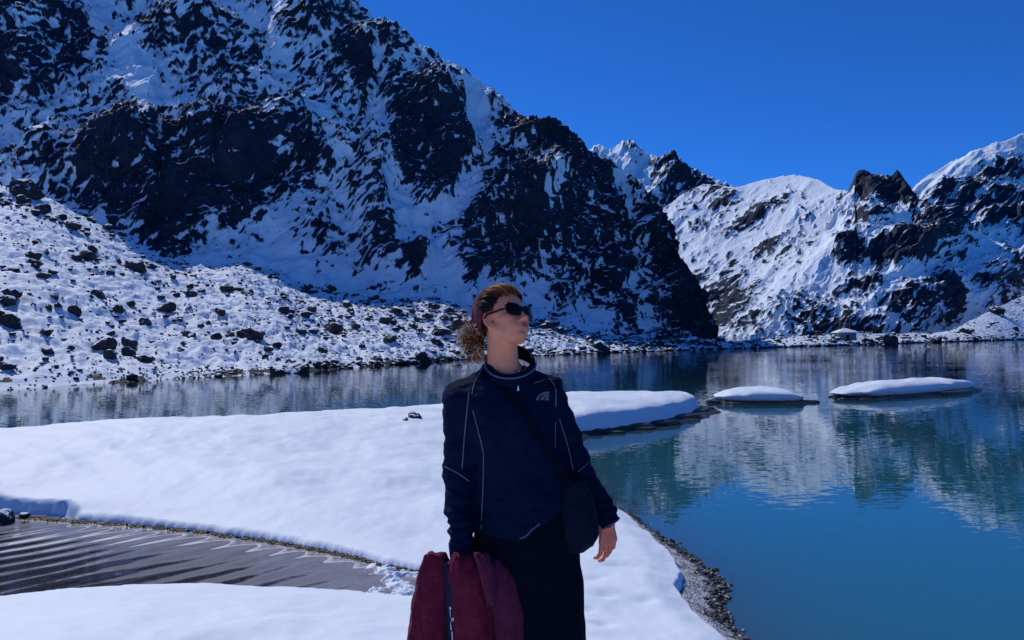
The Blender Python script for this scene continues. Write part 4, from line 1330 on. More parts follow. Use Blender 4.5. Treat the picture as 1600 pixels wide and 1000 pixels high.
# her left hand, hanging relaxed: palm towards the thigh, thumb side to the camera
wr = np.array(WRL)
pal = W2(956, 833, .0)
b.cone(wr, wr + (pal - wr) * .35, .0235, .024, .012, sy=0.95)
ax_d = (W2(954, 868, .0) - W2(949, 812, .0)); ax_d /= np.linalg.norm(ax_d)
side = np.array([.86, .50, .05]); side -= ax_d * (side @ ax_d); side /= np.linalg.norm(side)   # index (camera side) -> little finger
nrm = np.cross(ax_d, side); nrm = nrm if nrm[0] < 0 else -nrm      # palm faces the thigh
pc = wr + ax_d * .050
for i, o_ in enumerate((-.028, -.009, .0095, .027)):
    k0 = pc + side * o_ + ax_d * (.036 - abs(i - 1) * .003)
    b.cone(wr + side * o_ * .45 + ax_d * .012, k0, .0135, .0105, .012)
    ln = (.040, .045, .041, .032)[i]; c1 = (.30, .22, .26, .36)[i]
    d1 = ax_d * math.cos(c1) + nrm * math.sin(c1)
    d2 = ax_d * math.cos(c1 + .55) + nrm * math.sin(c1 + .55)
    d3 = ax_d * math.cos(c1 + .95) + nrm * math.sin(c1 + .95)
    k1 = k0 + d1 * ln; k2 = k1 + d2 * ln * .62; k3 = k2 + d3 * ln * .48
    b.cone(k0, k1, .0090, .0080, .002); b.cone(k1, k2, .0080, .0073, .002); b.cone(k2, k3, .0073, .0060, .002)
t0 = wr + ax_d * .022 - side * .020 + nrm * .008
t1 = t0 + (ax_d * .72 - side * .42 + nrm * .50) * .036
t2 = t1 + (ax_d * .90 - side * .10 + nrm * .42) * .030
t3 = t2 + (ax_d * .95 + side * .05 + nrm * .30) * .022
b.cone(t0, t1, .0145, .0108, .012); b.cone(t1, t2, .0102, .0090, .003); b.cone(t2, t3, .0090, .0070, .003)
# her right hand, a fist gripping the jacket inside the folds
wq = np.array(WRR); gd = np.array([.10, -.05, -.99])
b.cone(wq, wq + gd * .055, .026, .034, .015, sy=.7)
for i in range(4):
    k0 = wq + gd * .085 + np.array([-.030 + .020 * i, -.022, 0])
    b.cone(wq + gd * .05 + np.array([-.022 + .015 * i, 0, 0]), k0, .013, .0105, .008)
    k1 = k0 + np.array([0, .028, -.018]); k2 = k1 + np.array([0, .016, .022])
    b.cone(k0, k1, .0098, .009, .004); b.cone(k1, k2, .009, .0078, .004)
b.cone(wq + gd * .03 + np.array([.026, -.01, 0]), wq + gd * .08 + np.array([.036, .018, 0]), .0125, .009, .006)
bV, bQ = b.mesh()
bV = smooth_mesh(bV, bQ, 2, 0.45)
loc = (bV - HC) @ HM / HS
lip = np.exp(-((loc[:, 2] + .0492) / .0095) ** 4) * np.exp(-(loc[:, 1] / .0205) ** 4) * (loc[:, 0] > .078)
bl = 0.45 * np.exp(-((loc[:, 0] - .06) / .03) ** 2 - ((np.abs(loc[:, 1]) - .045) / .025) ** 2 - ((loc[:, 2] + .02) / .03) ** 2) + \
     0.5 * np.exp(-((loc[:, 0] - .106) / .02) ** 2 - (loc[:, 1] / .02) ** 2 - ((loc[:, 2] + .022) / .02) ** 2) + 0.55 * np.exp(-((loc[:, 0] + .01) / .03) ** 2 - ((np.abs(loc[:, 1]) - .078) / .02) ** 2 - (loc[:, 2] / .04) ** 2)
bl = np.where((bV[:, 2] < .9) & (bV[:, 0] > .2), .55, bl)
body = kid('body', bV, bQ, M_skin, {'lip': lip, 'blush': np.clip(bl, 0, 1)})

# ------------------------------------------------------------------ pullover
s_ = Sdf(np.arange(-.36, .42, .0052), np.arange(PY0 - .24, PY0 + .24, .0052), np.arange(.64, 1.40, .0052))
s_.tube_z([(1.345, -.020, PY0 + .022, .062, .058), (1.322, -.024, PY0 + .02, .098, .078), (1.285, -.026, PY0 + .015, .148, .100), (1.22, -.022, PY0 + .005, .166, .120), (1.15, -.010, PY0 - .002, .156, .132),
           (1.07, .010, PY0, .148, .124), (.98, .026, PY0, .150, .124), (.90, .038, PY0, .160, .130), (.83, .044, PY0, .170, .138), (.70, .046, PY0, .174, .140)], 0.03)
s_.add(lambda X, Y, Z: Z - (.795 + np.clip(X - .02, 0, .3) * .60 + .02 * np.clip(-X, 0, .2)), (-.4, PY0 - .3, .6), (.45, PY0 + .3, .95), .006, 'd')
s_.cone((-.026, PY0 + .030, 1.312), SHR, .044, .054, .04); s_.cone((-.020, PY0 + .030, 1.312), SHL, .044, .053, .04)
for sh, e_, w in ((SHR, ELR, WRR), (SHL, ELL, WRL)):
    e_ = np.array(e_); w = np.array(w)
    s_.cone(sh, e_, .060, .053, .03); s_.cone(e_, w - (w - e_) * .02, .053, .038, .02)
s_.ell((.000, PY0 - .026, 1.354), (.064, .080, .044), None, .006, 'd')
sV, sQ = s_.mesh()
sV = smooth_mesh(sV, sQ, 3, 0.5)
sN = vert_normals(sV, sQ)
n3 = Noise3(5); n3b = Noise3(6)
# folds: sleeve bunching, drape from the shoulders, blousing over the hem
zz = sV[:, 2]
arm = np.clip(sstep(.10, .16, np.abs(sV[:, 0] - .02)), 0, 1)
low = sstep(1.12, .92, zz)
fold = 0.0075 * n3(sV * np.array([9, 9, 26])) * (0.35 + arm * 0.9) + 0.0090 * n3b(sV * np.array([16, 12, 5])) * (1 - 0.4 * arm) + 0.0028 * n3(sV * np.array([30, 30, 60]) + 9)
cuffz = np.exp(-((zz - .80) / .07) ** 2) * (sV[:, 0] < -.1) + np.exp(-((zz - .88) / .06) ** 2) * (sV[:, 0] > .22)
fold = fold + 0.0055 * np.sin(zz * 190 + 6 * n3b(sV * 9)) * np.clip(cuffz, 0, 1)
fold = fold + 0.0045 * n3b(sV * np.array([14, 10, 22]) + 4) * low
sV = sV + sN * fold[:, None]
sweater = kid('pullover', sV, sQ, M_sweater)
bvh_sw = BVHTree.FromPolygons([tuple(v) for v in sV], [tuple(q) for q in sQ])
CAMP = Vector((0, 0, CAM_Z))
def cast(px, py, bvh, fallback=PY0 - .1):
    d = Vector(((px - 800) / F_PX, 1.0, (HOR - py) / F_PX)).normalized()
    h, n, i, dist = bvh.ray_cast(CAMP, d)
    if h is None:
        h, n, i, dist = bvh.find_nearest(CAMP + d * (fallback * 1.0))
    return np.array(h), np.array(n)

def tube(points, r, seg=6, taper=None, closed=False):
    P = np.asarray(points, float); n = len(P)
    T = np.gradient(P, axis=0); T /= np.linalg.norm(T, axis=1)[:, None] + 1e-12
    ref = np.array([0.13, 0.21, 0.97]) if abs(T[0] @ np.array([0.13, 0.21, 0.97])) < .9 else np.array([1.0, .1, 0])
    rr = np.full(n, r) if np.isscalar(r) else np.asarray(r)
    U = np.cross(T, ref); U /= np.linalg.norm(U, axis=1)[:, None] + 1e-12
    Vv = np.cross(T, U)
    a = np.linspace(0, 2 * np.pi, seg, endpoint=False)
    V = P[:, None] + rr[:, None, None] * (np.cos(a)[None, :, None] * U[:, None] + np.sin(a)[None, :, None] * Vv[:, None])
    V = V.reshape(-1, 3)
    f = []
    for i in range(n - 1):
        for j in range(seg):
            q = i * seg + j; w = i * seg + (j + 1) % seg
            f.append((q, w, w + seg, q + seg))
    return V, np.array(f)

def merge(parts):
    vs, fs, o = [], [], 0
    for v, f in parts:
        vs.append(v); fs.append(np.asarray(f) + o); o += len(v)
    return np.concatenate(vs), np.concatenate(fs)

def resample(pts, step=4.0):
    p = np.array(pts, float); d = np.r_[0, np.cumsum(np.linalg.norm(np.diff(p, axis=0), axis=1))]
    n = max(3, int(d[-1] / step)); s = np.linspace(0, d[-1], n)
    q = np.stack([np.interp(s, d, p[:, i]) for i in range(p.shape[1])], 1)
    for _ in range(3):
        q[1:-1] = 0.25 * q[:-2] + 0.5 * q[1:-1] + 0.25 * q[2:]
    return q
def seam_on(bvh, pts, r, lift=0.0005):
    out = []
    for x, y in resample(pts):
        h, n = cast(x, y, bvh)
        n = n if n[1] < 0 else -n
        out.append(h + n * lift)
    out = np.array(out)
    for _ in range(2):
        out[1:-1] = 0.25 * out[:-2] + 0.5 * out[1:-1] + 0.25 * out[2:]
    return tube(out, r * .78, 5)
seams = [([(756, 573), (746, 588), (739, 604), (738, 616)], .0028), ([(733, 612), (729, 650), (725, 690), (722, 732)], .0028), ([(739, 641), (748, 675), (756, 708), (755, 760), (752, 826)], .0026),
         ([(695, 729), (714, 738), (733, 752)], .0030), ([(848, 580), (860, 591), (867, 604)], .0026), ([(868, 607), (869, 622), (868, 636)], .0030), ([(868, 660), (867, 700)], .0020), ([(874, 655), (886, 692), (896, 735)], .0026),
         ([(903, 737), (911, 732), (918, 724)], .0026)]
for pts, r in seams:
    v, f = seam_on(bvh_sw, pts, r)
    kid('seam', v, f, M_seam, None, sweater)
v, f = seam_on(bvh_sw, [(812, 841), (832, 835), (850, 823)], .0035)
kid('hem_trim', v, f, M_seam_dim, None, sweater)

# stand-up collar with piping, short zip and puller
def ring(c, rx, ry, nx, nz_, r, wob=0, n=64, a0=0, a1=2 * np.pi):
    a = np.linspace(a0, a1, n)
    P = np.stack([c[0] + rx * np.cos(a), c[1] + ry * np.sin(a), c[2] + nx * rx * np.cos(a) + nz_ * ry * np.sin(a)], 1)
    return tube(P, r, 8)
cc_ = np.array([-.008, PY0 + .006, 1.338])
def collar_pt(a, h):
    # h 0 bottom (on the shoulders) .. 1 top edge
    rx = .092 - .018 * h; ry = .106 - .020 * h
    z = 1.353 + .018 * h + .047 * np.sin(a) + .003 * np.cos(a)
    return np.stack([cc_[0] + rx * np.cos(a) + .004, cc_[1] + ry * np.sin(a), z], -1)
a = np.linspace(0, 2 * np.pi, 73)[:-1]
rows = [collar_pt(a, h) for h in (0, .15, .35, .7, 1.0)]
rows[0] = np.stack([(rows[0][:, 0] - cc_[0]) * .86 + cc_[0], (rows[0][:, 1] - cc_[1]) * .86 + cc_[1], rows[0][:, 2] - .03], 1)
inner = [collar_pt(a, h) * 1 for h in (1.0, .5, 0.0)]
inner = [np.stack([(r[:, 0] - cc_[0]) * .93 + cc_[0], (r[:, 1] - cc_[1]) * .93 + cc_[1], r[:, 2]], 1) for r in inner]
CV = np.concatenate(rows + inner); cf = []
for i in range(len(rows) + len(inner) - 1):
    for j in range(72):
        cf.append((i * 72 + j, i * 72 + (j + 1) % 72, (i + 1) * 72 + (j + 1) % 72, (i + 1) * 72 + j))
kid('collar', CV, np.array(cf), M_sweater, None, sweater)
ap = np.linspace(R(170), R(380), 60)
v, f = tube(collar_pt(ap, .30) + np.array([0, -.0025, 0]), .0030, 6)
kid('collar_piping', v, f, M_seam, None, sweater)
h0, n0 = cast(809, 598, bvh_sw); h1, n1 = cast(810, 640, bvh_sw)
v, f = seam_on(bvh_sw, [(809, 596), (810, 610), (812, 634), (816, 655)], .0024, .0)
kid('zip', v, f, M_trouser, None, sweater)
h0, n0 = cast(809.5, 606, bvh_sw)
v1, f1 = tube([h0 + n0 * .004 + np.array([0, 0, .006]), h0 + n0 * .005, h0 + n0 * .006 - np.array([0, 0, .007])], [.0022, .0028, .0022], 6)
v2, f2 = tube([h0 + n0 * .006 - np.array([0, 0, .007]), h0 + n0 * .0065 - np.array([0, 0, .012])], [.0034, .0034], 8)
kid('zip_pull', *merge([(v1, f1), (v2, f2)]), M_silver, None, sweater)
# chest emblem: three nested quarter arcs with a pointed tail, light grey print
def patch_on(bvh, polys, lift=.0035):
    parts = []
    for poly in polys:
        n = len(poly)
        pts = []
        for x, y in poly:
            h, nn = cast(x, y, bvh)
            nn = nn if nn[1] < 0 else -nn
            pts.append(h + nn * lift)
        pts = np.array(pts)
        half = n // 2
        f = [(i, i + 1, n - 2 - i, n - 1 - i) for i in range(half - 1)]
        parts.append((pts, np.array(f)))
    return merge(parts)
def arc_band(cx, cy, r0, r1, a0, a1, n=9, sx=1.0):
    o = [(cx + sx * r1 * math.cos(R(t)), cy - r1 * math.sin(R(t))) for t in np.linspace(a0, a1, n)]
    i_ = [(cx + sx * r0 * math.cos(R(t)), cy - r0 * math.sin(R(t))) for t in np.linspace(a1, a0, n)]
    return o + i_
em = [arc_band(857, 626, 10.2, 13.6, 88, 178, sx=1.5), arc_band(857, 626, 5.8, 9.3, 88, 176, sx=1.45), arc_band(857, 626, .8, 4.9, 88, 174, sx=1.4)]
v, f = patch_on(bvh_sw, em)
kid('chest_emblem', v, f, M_seam, None, sweater)
# cuffs
for w, e_, rr, px in ((np.array(WRR), np.array(ELR), .041, 0), (np.array(WRL), np.array(ELL), .037, 1)):
    ax = w - e_; ax /= np.linalg.norm(ax)
    s1 = np.cross(ax, [0, 1, 0]); s1 /= np.linalg.norm(s1); s2 = np.cross(ax, s1)
    rows = []
    aa = np.linspace(0, 2 * np.pi, 40, endpoint=False)
    for t, k in ((-.028, 1.04), (-.020, 1.07), (0, 1.03), (.022, 1.0), (.028, .95), (.022, .88), (-.01, .86)):
        rows.append(w + ax * t + rr * k * (np.cos(aa)[:, None] * s1 + np.sin(aa)[:, None] * s2))
    V = np.concatenate(rows); F_ = [(i * 40 + j, i * 40 + (j + 1) % 40, (i + 1) * 40 + (j + 1) % 40, (i + 1) * 40 + j) for i in range(6) for j in range(40)]
    cu = kid('cuff', V, np.array(F_), M_sweater, None, sweater)
    ab = np.linspace(R(0), R(360), 40)
    ringp = w + ax * .024 + rr * 1.02 * (np.cos(ab)[:, None] * s1 + np.sin(ab)[:, None] * s2)
    v, f = tube(ringp, .0026, 5)
    kid('cuff_trim', v, f, M_seam_dim, None, sweater)

# ------------------------------------------------------------------ wide black trousers and boots
t_ = Sdf(np.arange(-.30, .42, .0075), np.arange(PY0 - .26, PY0 + .26, .0075), np.arange(.02, .95, .0075))
t_.tube_z([(.93, .040, PY0 + .01, .150, .118), (.86, .044, PY0 + .005, .166, .130), (.76, .046, PY0, .174, .138), (.66, .048, PY0, .174, .136), (.52, .050, PY0, .178, .138), (.40, .051, PY0, .184, .142), (.34, .05, PY0, .184, .14)], .02)
for sx, fx in ((-.045, -.075), (.135, .160)):
    t_.cone((sx, PY0, .62), (fx, PY0 + .015, .09), .092, .092, .03)
tV, tQ = t_.mesh(); tV = smooth_mesh(tV, tQ, 3); tN = vert_normals(tV, tQ)
tf = 0.010 * n3(tV * np.array([15, 12, 1.6]) + 3) + 0.006 * n3b(tV * np.array([30, 24, 2.6])) + .003 * n3(tV * 18)
tV = tV + tN * (tf * sstep(.93, .72, tV[:, 2]))[:, None]
kid('trousers', tV, tQ, M_trouser)
for fx in (-.075, .155):
    q = Sdf(np.arange(fx - .08, fx + .08, .006), np.arange(PY0 - .22, PY0 + .14, .006), np.arange(-.03, .20, .006))
    q.cone((fx, PY0 + .035, .14), (fx, PY0 + .04, .05), .05, .05, .02); q.cone((fx, PY0 + .04, .04), (fx, PY0 - .135, .034), .048, .042, .03)
    q.add(lambda X, Y, Z: Z + .004, (fx - .1, PY0 - .3, -.1), (fx + .1, PY0 + .2, 0), .006, 'd')
    V, Q = q.mesh(); kid('boot', smooth_mesh(V, Q, 2), Q, M_frame)

# ------------------------------------------------------------------ hair, headband, glasses, jewellery
g = np.random.default_rng(3)
def skull_pt(th, ph, lift=0.0):
    """th: angle round the up axis from the forehead (towards her left), ph: elevation; on the hair shell."""
    d = np.array([math.cos(ph) * math.cos(th), math.cos(ph) * math.sin(th), math.sin(ph)])
    r = 1.0 / math.sqrt((d[0] / .099) ** 2 + (d[1] / .079) ** 2 + (d[2] / .084) ** 2)
    p = np.array([-.012, 0, .045]) + d * (r + lift)
    return p
strands = []
tones = []
def add_strand(P, r0, tone, seg=5, taper=.35):
    P = np.asarray(P); n = len(P)
    rr = r0 * (1 - (1 - taper) * np.linspace(0, 1, n) ** 2) * (0.35 + .65 * np.minimum(1, np.linspace(0, 4, n)))
    v, f = tube(P, rr, seg)
    strands.append((v, f)); tones.append(np.full(len(v), tone))
# hair combed back from the hairline over the top to the headband
for i in range(820):
    th = g.uniform(-1.75, 1.75); start = 0.36 + 0.10 * math.cos(th * 1.2) + g.normal(0, .09) - 0.30 * (abs(th) > 1.0)
    pts = []; lift_ = abs(g.normal(.0035, .0025)); wv_ = g.uniform(.0, .004); ph_ = g.uniform(0, 6)
    for s in np.linspace(0, 1, 10):
        # sweep from the hairline up and back
        d0 = np.array([math.cos(start) * math.cos(th), math.cos(start) * math.sin(th), math.sin(start)])
        sn_ = math.sin(th); d1 = np.array([-.10 - .45 * abs(sn_), .95 * sn_, .98 - .78 * abs(sn_) ** 1.3])
        d = d0 * (1 - s) + d1 * s; d /= np.linalg.norm(d)
        r = 1.0 / math.sqrt((d[0] / .098) ** 2 + (d[1] / .078) ** 2 + (d[2] / .084) ** 2)
        p = np.array([-.012, 0, .045]) + d * (r + lift_ + (.011 + wv_ * math.sin(s * 9 + ph_)) * math.sin(s * math.pi) * (abs(th) < 1.5))
        pts.append(H(*p))
    tn = np.clip(g.choice([.30, .50, .62, .72, .86], p=[.08, .20, .30, .28, .14]) + g.normal(0, .06), 0, 1) * (1 - .85 * sstep(.45, 1.1, abs(th)))  # top strands paler, a sunlit look put into the tone; side hair dark
    add_strand(pts, g.uniform(.0010, .0021), tn)
# side hair in front of the ear and the nape hair under the band
for i in range(460):
    sd = -1 if g.random() < .65 else 1
    a0 = g.uniform(.82, 2.6) * sd
    pts = [H(*skull_pt(a0 * (1 - .1 * s) + .35 * s * sd, .35 - 1.15 * s, .004 + g.normal(0, .001))) for s in np.linspace(0, 1, 7)]
    if abs(a0) < 1.6:
        pts = [H(*skull_pt(a0 + ((1.50 if g_ph < .05 else 2.0) * sd - a0) * s, g_ph * (1 - s) + (-.05 + .25 * g_ph) * s, .0035)) for g_ph in (g.uniform(-.30, .55) if abs(a0) > 1.08 else g.uniform(.02, .55),) for s in np.linspace(0, 1, 7)]
    add_strand(pts, g.uniform(.0012, .0022), np.clip(g.normal(.10, .06), 0, 1))
# gathered tail of loose curls at the nape
root = W2(744, 527, .032)
def curl(start, dirv, L, rad, turns, tone, r0, n=26, droop=.02):
    dirv = dirv / np.linalg.norm(dirv); u = np.cross(dirv, [.3, .2, .9]); u /= np.linalg.norm(u); w = np.cross(dirv, u)
    ph = g.uniform(0, 6.28); s = np.linspace(0, 1, n)
    ra = rad * np.minimum(1, s * 4)
    P = start + dirv * (L * s)[:, None] + np.cos(ph + turns * 6.283 * s)[:, None] * u * ra[:, None] + np.sin(ph + turns * 6.283 * s)[:, None] * w * ra[:, None]
    P[:, 2] -= droop * s ** 2
    add_strand(P, r0, tone, 5, .4)
for i in range(800):
    o = np.array([g.normal(0, .016), g.normal(0, .016), g.normal(-.002, .024)])
    d = np.array([-0.40 + g.normal(0, .55), -.15 + g.normal(0, .5), -.02 + g.normal(0, .65)])
    o = o + d * .012
    tone = np.clip(g.choice([.12, .35, .58, .78, .95], p=[.46, .20, .12, .10, .12]) + g.normal(0, .05), 0, 1)
    if o[2] > 0.012 or d[0] < -.6:
        tone = min(1, tone + .32)
    curl(root + o, d, g.uniform(.012, .038), g.uniform(.004, .0095), g.uniform(.8, 2.2), tone, g.uniform(.0006, .0012), 20, g.uniform(.0, .022))
for i in range(46):                                   # bleached wisps hanging on the collar
    o = np.array([g.normal(-.002, .016), g.normal(-.01, .014), -.030 + g.normal(0, .010)])
    curl(root + o, np.array([.10 + g.normal(0, .4), -.2 + g.normal(0, .3), -.7]), g.uniform(.03, .055), g.uniform(.004, .008), g.uniform(.8, 1.6), g.uniform(.72, 1), g.uniform(.0008, .0014), 20, .01)
for i in range(24):                                   # stray fly-away hairs
    o = np.array([g.normal(0, .02), g.normal(0, .02), g.normal(.02, .05)])
    curl(root + o, np.array([-1 + g.normal(0, .4), .2 + g.normal(0, .5), g.normal(.1, .6)]), g.uniform(.05, .095), .008, g.uniform(.4, 1.2), g.uniform(.5, .95), .0008, 16, .01)
core = []
iv2, if2 = ico(3)
n3c = Noise3(77)
cvs = iv2 * (1 + .16 * n3c(iv2 * 2.2) + .10 * n3c(iv2 * 6))[:, None] * np.array([.027, .030, .033]) + W2(748, 529, .03)
strands.append((cvs, np.c_[if2, if2[:, 2]])); tones.append(np.full(len(cvs), .16))
sv, sf = merge(strands)
# scalp shell under the strands so no skin shows through
TH, PH = np.meshgrid(np.linspace(-np.pi, np.pi, 61), np.linspace(-.75, np.pi / 2, 30))
sh = []
for t_h, p_h in zip(TH.ravel(), PH.ravel()):
    lim = np.interp(abs(t_h), [0, .45, .75, .95, 1.15, 1.5, 1.8, 2.0, 3.15], [.52, .50, .34, .06, -.16, -.26, -.26, -.55, -.72])
    q = max(p_h, lim)
    sh.append(H(*skull_pt(t_h, q, .0015)))
sh = np.array(sh); shf = grid_faces(30, 61)
hair = kid('hair', *merge([(sv, sf), (sh, shf)]), M_hair, {'tone': np.concatenate(tones + [np.full(len(sh), .14)])})
# headband: wide cloth strip from behind the hairline round to the nape
hb = []
nA, nB = 80, 15
def band_axis(a_):
    c_, s_n = math.cos(a_), math.sin(a_)
    d = (np.array([-.02, 0, 1.0]) if c_ > 0 else np.array([-.86, 0, -.55])) * abs(c_) + np.array([-.56, 1.0, -.02]) * [abs(s_n), s_n, abs(s_n)]
    return d / np.linalg.norm(d)
for i in range(nA):
    a_ = 2 * np.pi * i / nA
    d0_ = band_axis(a_); tg = band_axis(a_ + .05) - band_axis(a_ - .05)
    wd = np.cross(tg, d0_); wd /= np.linalg.norm(wd)
    if wd[0] < 0:
        wd = -wd
    hw = .34 + .16 * abs(math.sin(a_)) - .04 * max(math.cos(a_), 0)
    for j in range(nB):
        w = (j / (nB - 1) - .5) * 2
        d = d0_ + wd * hw * w
        d /= np.linalg.norm(d)
        r = 1.0 / math.sqrt((d[0] / .101) ** 2 + (d[1] / .081) ** 2 + (d[2] / .088) ** 2)
        edge = 1 - abs(w) ** 6
        p = np.array([-.014, 0, .045]) + d * (r + .0070 + .006 * edge + .0018 * math.sin(8 * w + 2.5 * math.sin(a_)) + .0012 * math.sin(17 * w + 5 * a_))
        hb.append(H(*p))
hb = np.array(hb).reshape(nA, nB, 3)
hi = np.arange(nA * nB).reshape(nA, nB)
hf = np.stack([hi, np.roll(hi, -1, 0)], -1)
bf = [(hi[i, j], hi[(i + 1) % nA, j], hi[(i + 1) % nA, j + 1], hi[i, j + 1]) for i in range(nA) for j in range(nB - 1)]
band = kid('headband', hb.reshape(-1, 3), np.array(bf), M_band)
sol = band.modifiers.new('thickness', 'SOLIDIFY'); sol.thickness = .003; sol.offset = -1
# sunglasses
gl = empty('sunglasses', (0, 0, 0)); gl.parent = person
def lens_mesh(s):
    n = 40; aa = np.linspace(0, 2 * np.pi, n, endpoint=False)
    rows_ = []
    for k, off in ((1.0, .0), (1.0, .0035), (.86, .0050), (.5, .0066), (.02, .0072)):
        y = np.sign(np.cos(aa)) * np.abs(np.cos(aa)) ** .55 * .0335 * k; z = np.sign(np.sin(aa)) * np.abs(np.sin(aa)) ** .70 * .0215 * k
        z = z - .004 * (z < 0) * k * 0 + .0035 * (y / .03) * (z > 0)
        yy = .0350 + y
        x = .0965 + off - 3.4 * np.maximum(yy, 0) ** 2 * .9
        rows_.append(np.stack([x, s * yy, .009 + z], 1))
    V = np.concatenate(rows_)
    F_ = [(i * n + j, i * n + (j + 1) % n, (i + 1) * n + (j + 1) % n, (i + 1) * n + j) for i in range(4) for j in range(n)]
    return np.array([H(*v) for v in V]), np.array(F_), rows_[0]
for s in (-1, 1):
    V, F_, rim_ = lens_mesh(s)
    kid('lens', V, F_, M_lens, None, gl)
    rp = np.array([H(*(q + np.array([.0015, 0, 0]))) for q in np.concatenate([rim_, rim_[:2]])])
    v, f = tube(rp, .0027, 6); kid('rim', v, f, M_frame, None, gl)
    tp = np.array([H(.083, s * .064, .012), H(.070, s * .073, .012), H(.040, s * .078, .012), H(.012, s * .080, .014), H(-.006, s * .081, .018), H(-.020, s * .080, .006)])
    tp = resample(tp, .006)
    v, f = tube(tp, .0036, 6); kid('temple', v, f, M_frame, None, gl)
br = np.array([H(.100, -.008, .012), H(.1045, 0, .015), H(.100, .008, .012)])
v, f = tube(br, .003, 6); kid('bridge', v, f, M_frame, None, gl)
# earring and necklace
iv, if_ = ico(2)
ep = H(-.002, -.082, -.033)
me = mesh_np('earring', iv * .0042 + ep - np.array([0, PY0, 0]), if_); link('earring', me, M_gold, person)
bvh_b = BVHTree.FromPolygons([tuple(v) for v in bV], [tuple(q) for q in bQ])
nk = []
for x, y in resample([(775, 571), (788, 580), (802, 583), (812, 579), (817, 573)], 2.5):
    h, n = cast(x, y, bvh_b); n = n if n[1] < 0 else -n
    nk.append(h + n * .002)
nk = np.array(nk)
v, f = tube(nk, .0011, 5)
pd = nk[int(len(nk) * .8)] + np.array([0, -.003, -.004])
neck = kid('necklace', v, f, M_silver)
me = mesh_np('pendant', iv * .0048 + pd - np.array([0, PY0, 0]), if_); link('pendant', me, M_silver, neck)
# ------------------------------------------------------------------ shoulder bag
bag = empty('shoulder_bag', (0, 0, 0))
tag(bag, 'dark navy rounded shoulder bag hanging at the hip of the person', 'bag')
q = Sdf(np.arange(.08, .38, .006), np.arange(PY0 - .26, PY0 + .12, .006), np.arange(.66, 1.02, .006))
bc = np.array([.222, PY0 - .035, .86])
prof = [(.975, .195, .040, .020), (.94, .203, .054, .030), (.88, .214, .068, .044), (.82, .219, .074, .050), (.77, .214, .070, .048), (.742, .206, .052, .034), (.732, .202, .028, .016)]
q.tube_z([(z, x, PY0 - .045, a_, b_) for z, x, a_, b_ in prof], .01, 2.4)
V, Q = q.mesh(); V = smooth_mesh(V, Q, 3); N_ = vert_normals(V, Q)
V = V + N_ * (0.004 * n3(V * np.array([22, 20, 9])) + .002 * n3b(V * 40))[:, None]
link('bag_body', mesh_np('bag_body', V, Q), M_bag, bag)
# flat strap across the chest
ctrl = [(752, 572), (770, 588), (795, 618), (820, 650), (842, 684), (862, 716), (880, 742)]
L_, R_ = [], []
sp_ = resample(ctrl, 5)
bvh_bag = BVHTree.FromPolygons([tuple(v) for v in V], [tuple(t) for t in Q])
for (x, y) in sp_:
    h, n = cast(x, y, bvh_sw); n = n if n[1] < 0 else -n
    L_.append(h + n * .0055)
L_ = np.array(L_)
L_[-1] = np.array([.19, PY0 - .075, .955]); 
for _ in range(6):
    L_[1:-1] = .25 * L_[:-2] + .5 * L_[1:-1] + .25 * L_[2:]
T_ = np.gradient(L_, axis=0); T_ /= np.linalg.norm(T_, axis=1)[:, None]
nn_ = np.array([0, -1.0, .0]); S_ = np.cross(T_, nn_); S_ /= np.linalg.norm(S_, axis=1)[:, None]
rows = np.stack([L_ - S_ * .013, L_ + S_ * .013, L_ + S_ * .013 + [0, .003, 0], L_ - S_ * .013 + [0, .003, 0]], 1)
n_ = len(L_); F_ = [(i * 4 + j, i * 4 + (j + 1) % 4, (i + 1) * 4 + (j + 1) % 4, (i + 1) * 4 + j) for i in range(n_ - 1) for j in range(4)]
link('strap', mesh_np('strap', rows.reshape(-1, 3), np.array(F_), smooth=False), M_trouser, bag)
v, f = seam_on(bvh_bag, [(872, 772), (892, 768), (912, 767), (930, 769)], .0016, .0)
link('bag_zip', mesh_np('bag_zip', v, f), M_frame, bag)

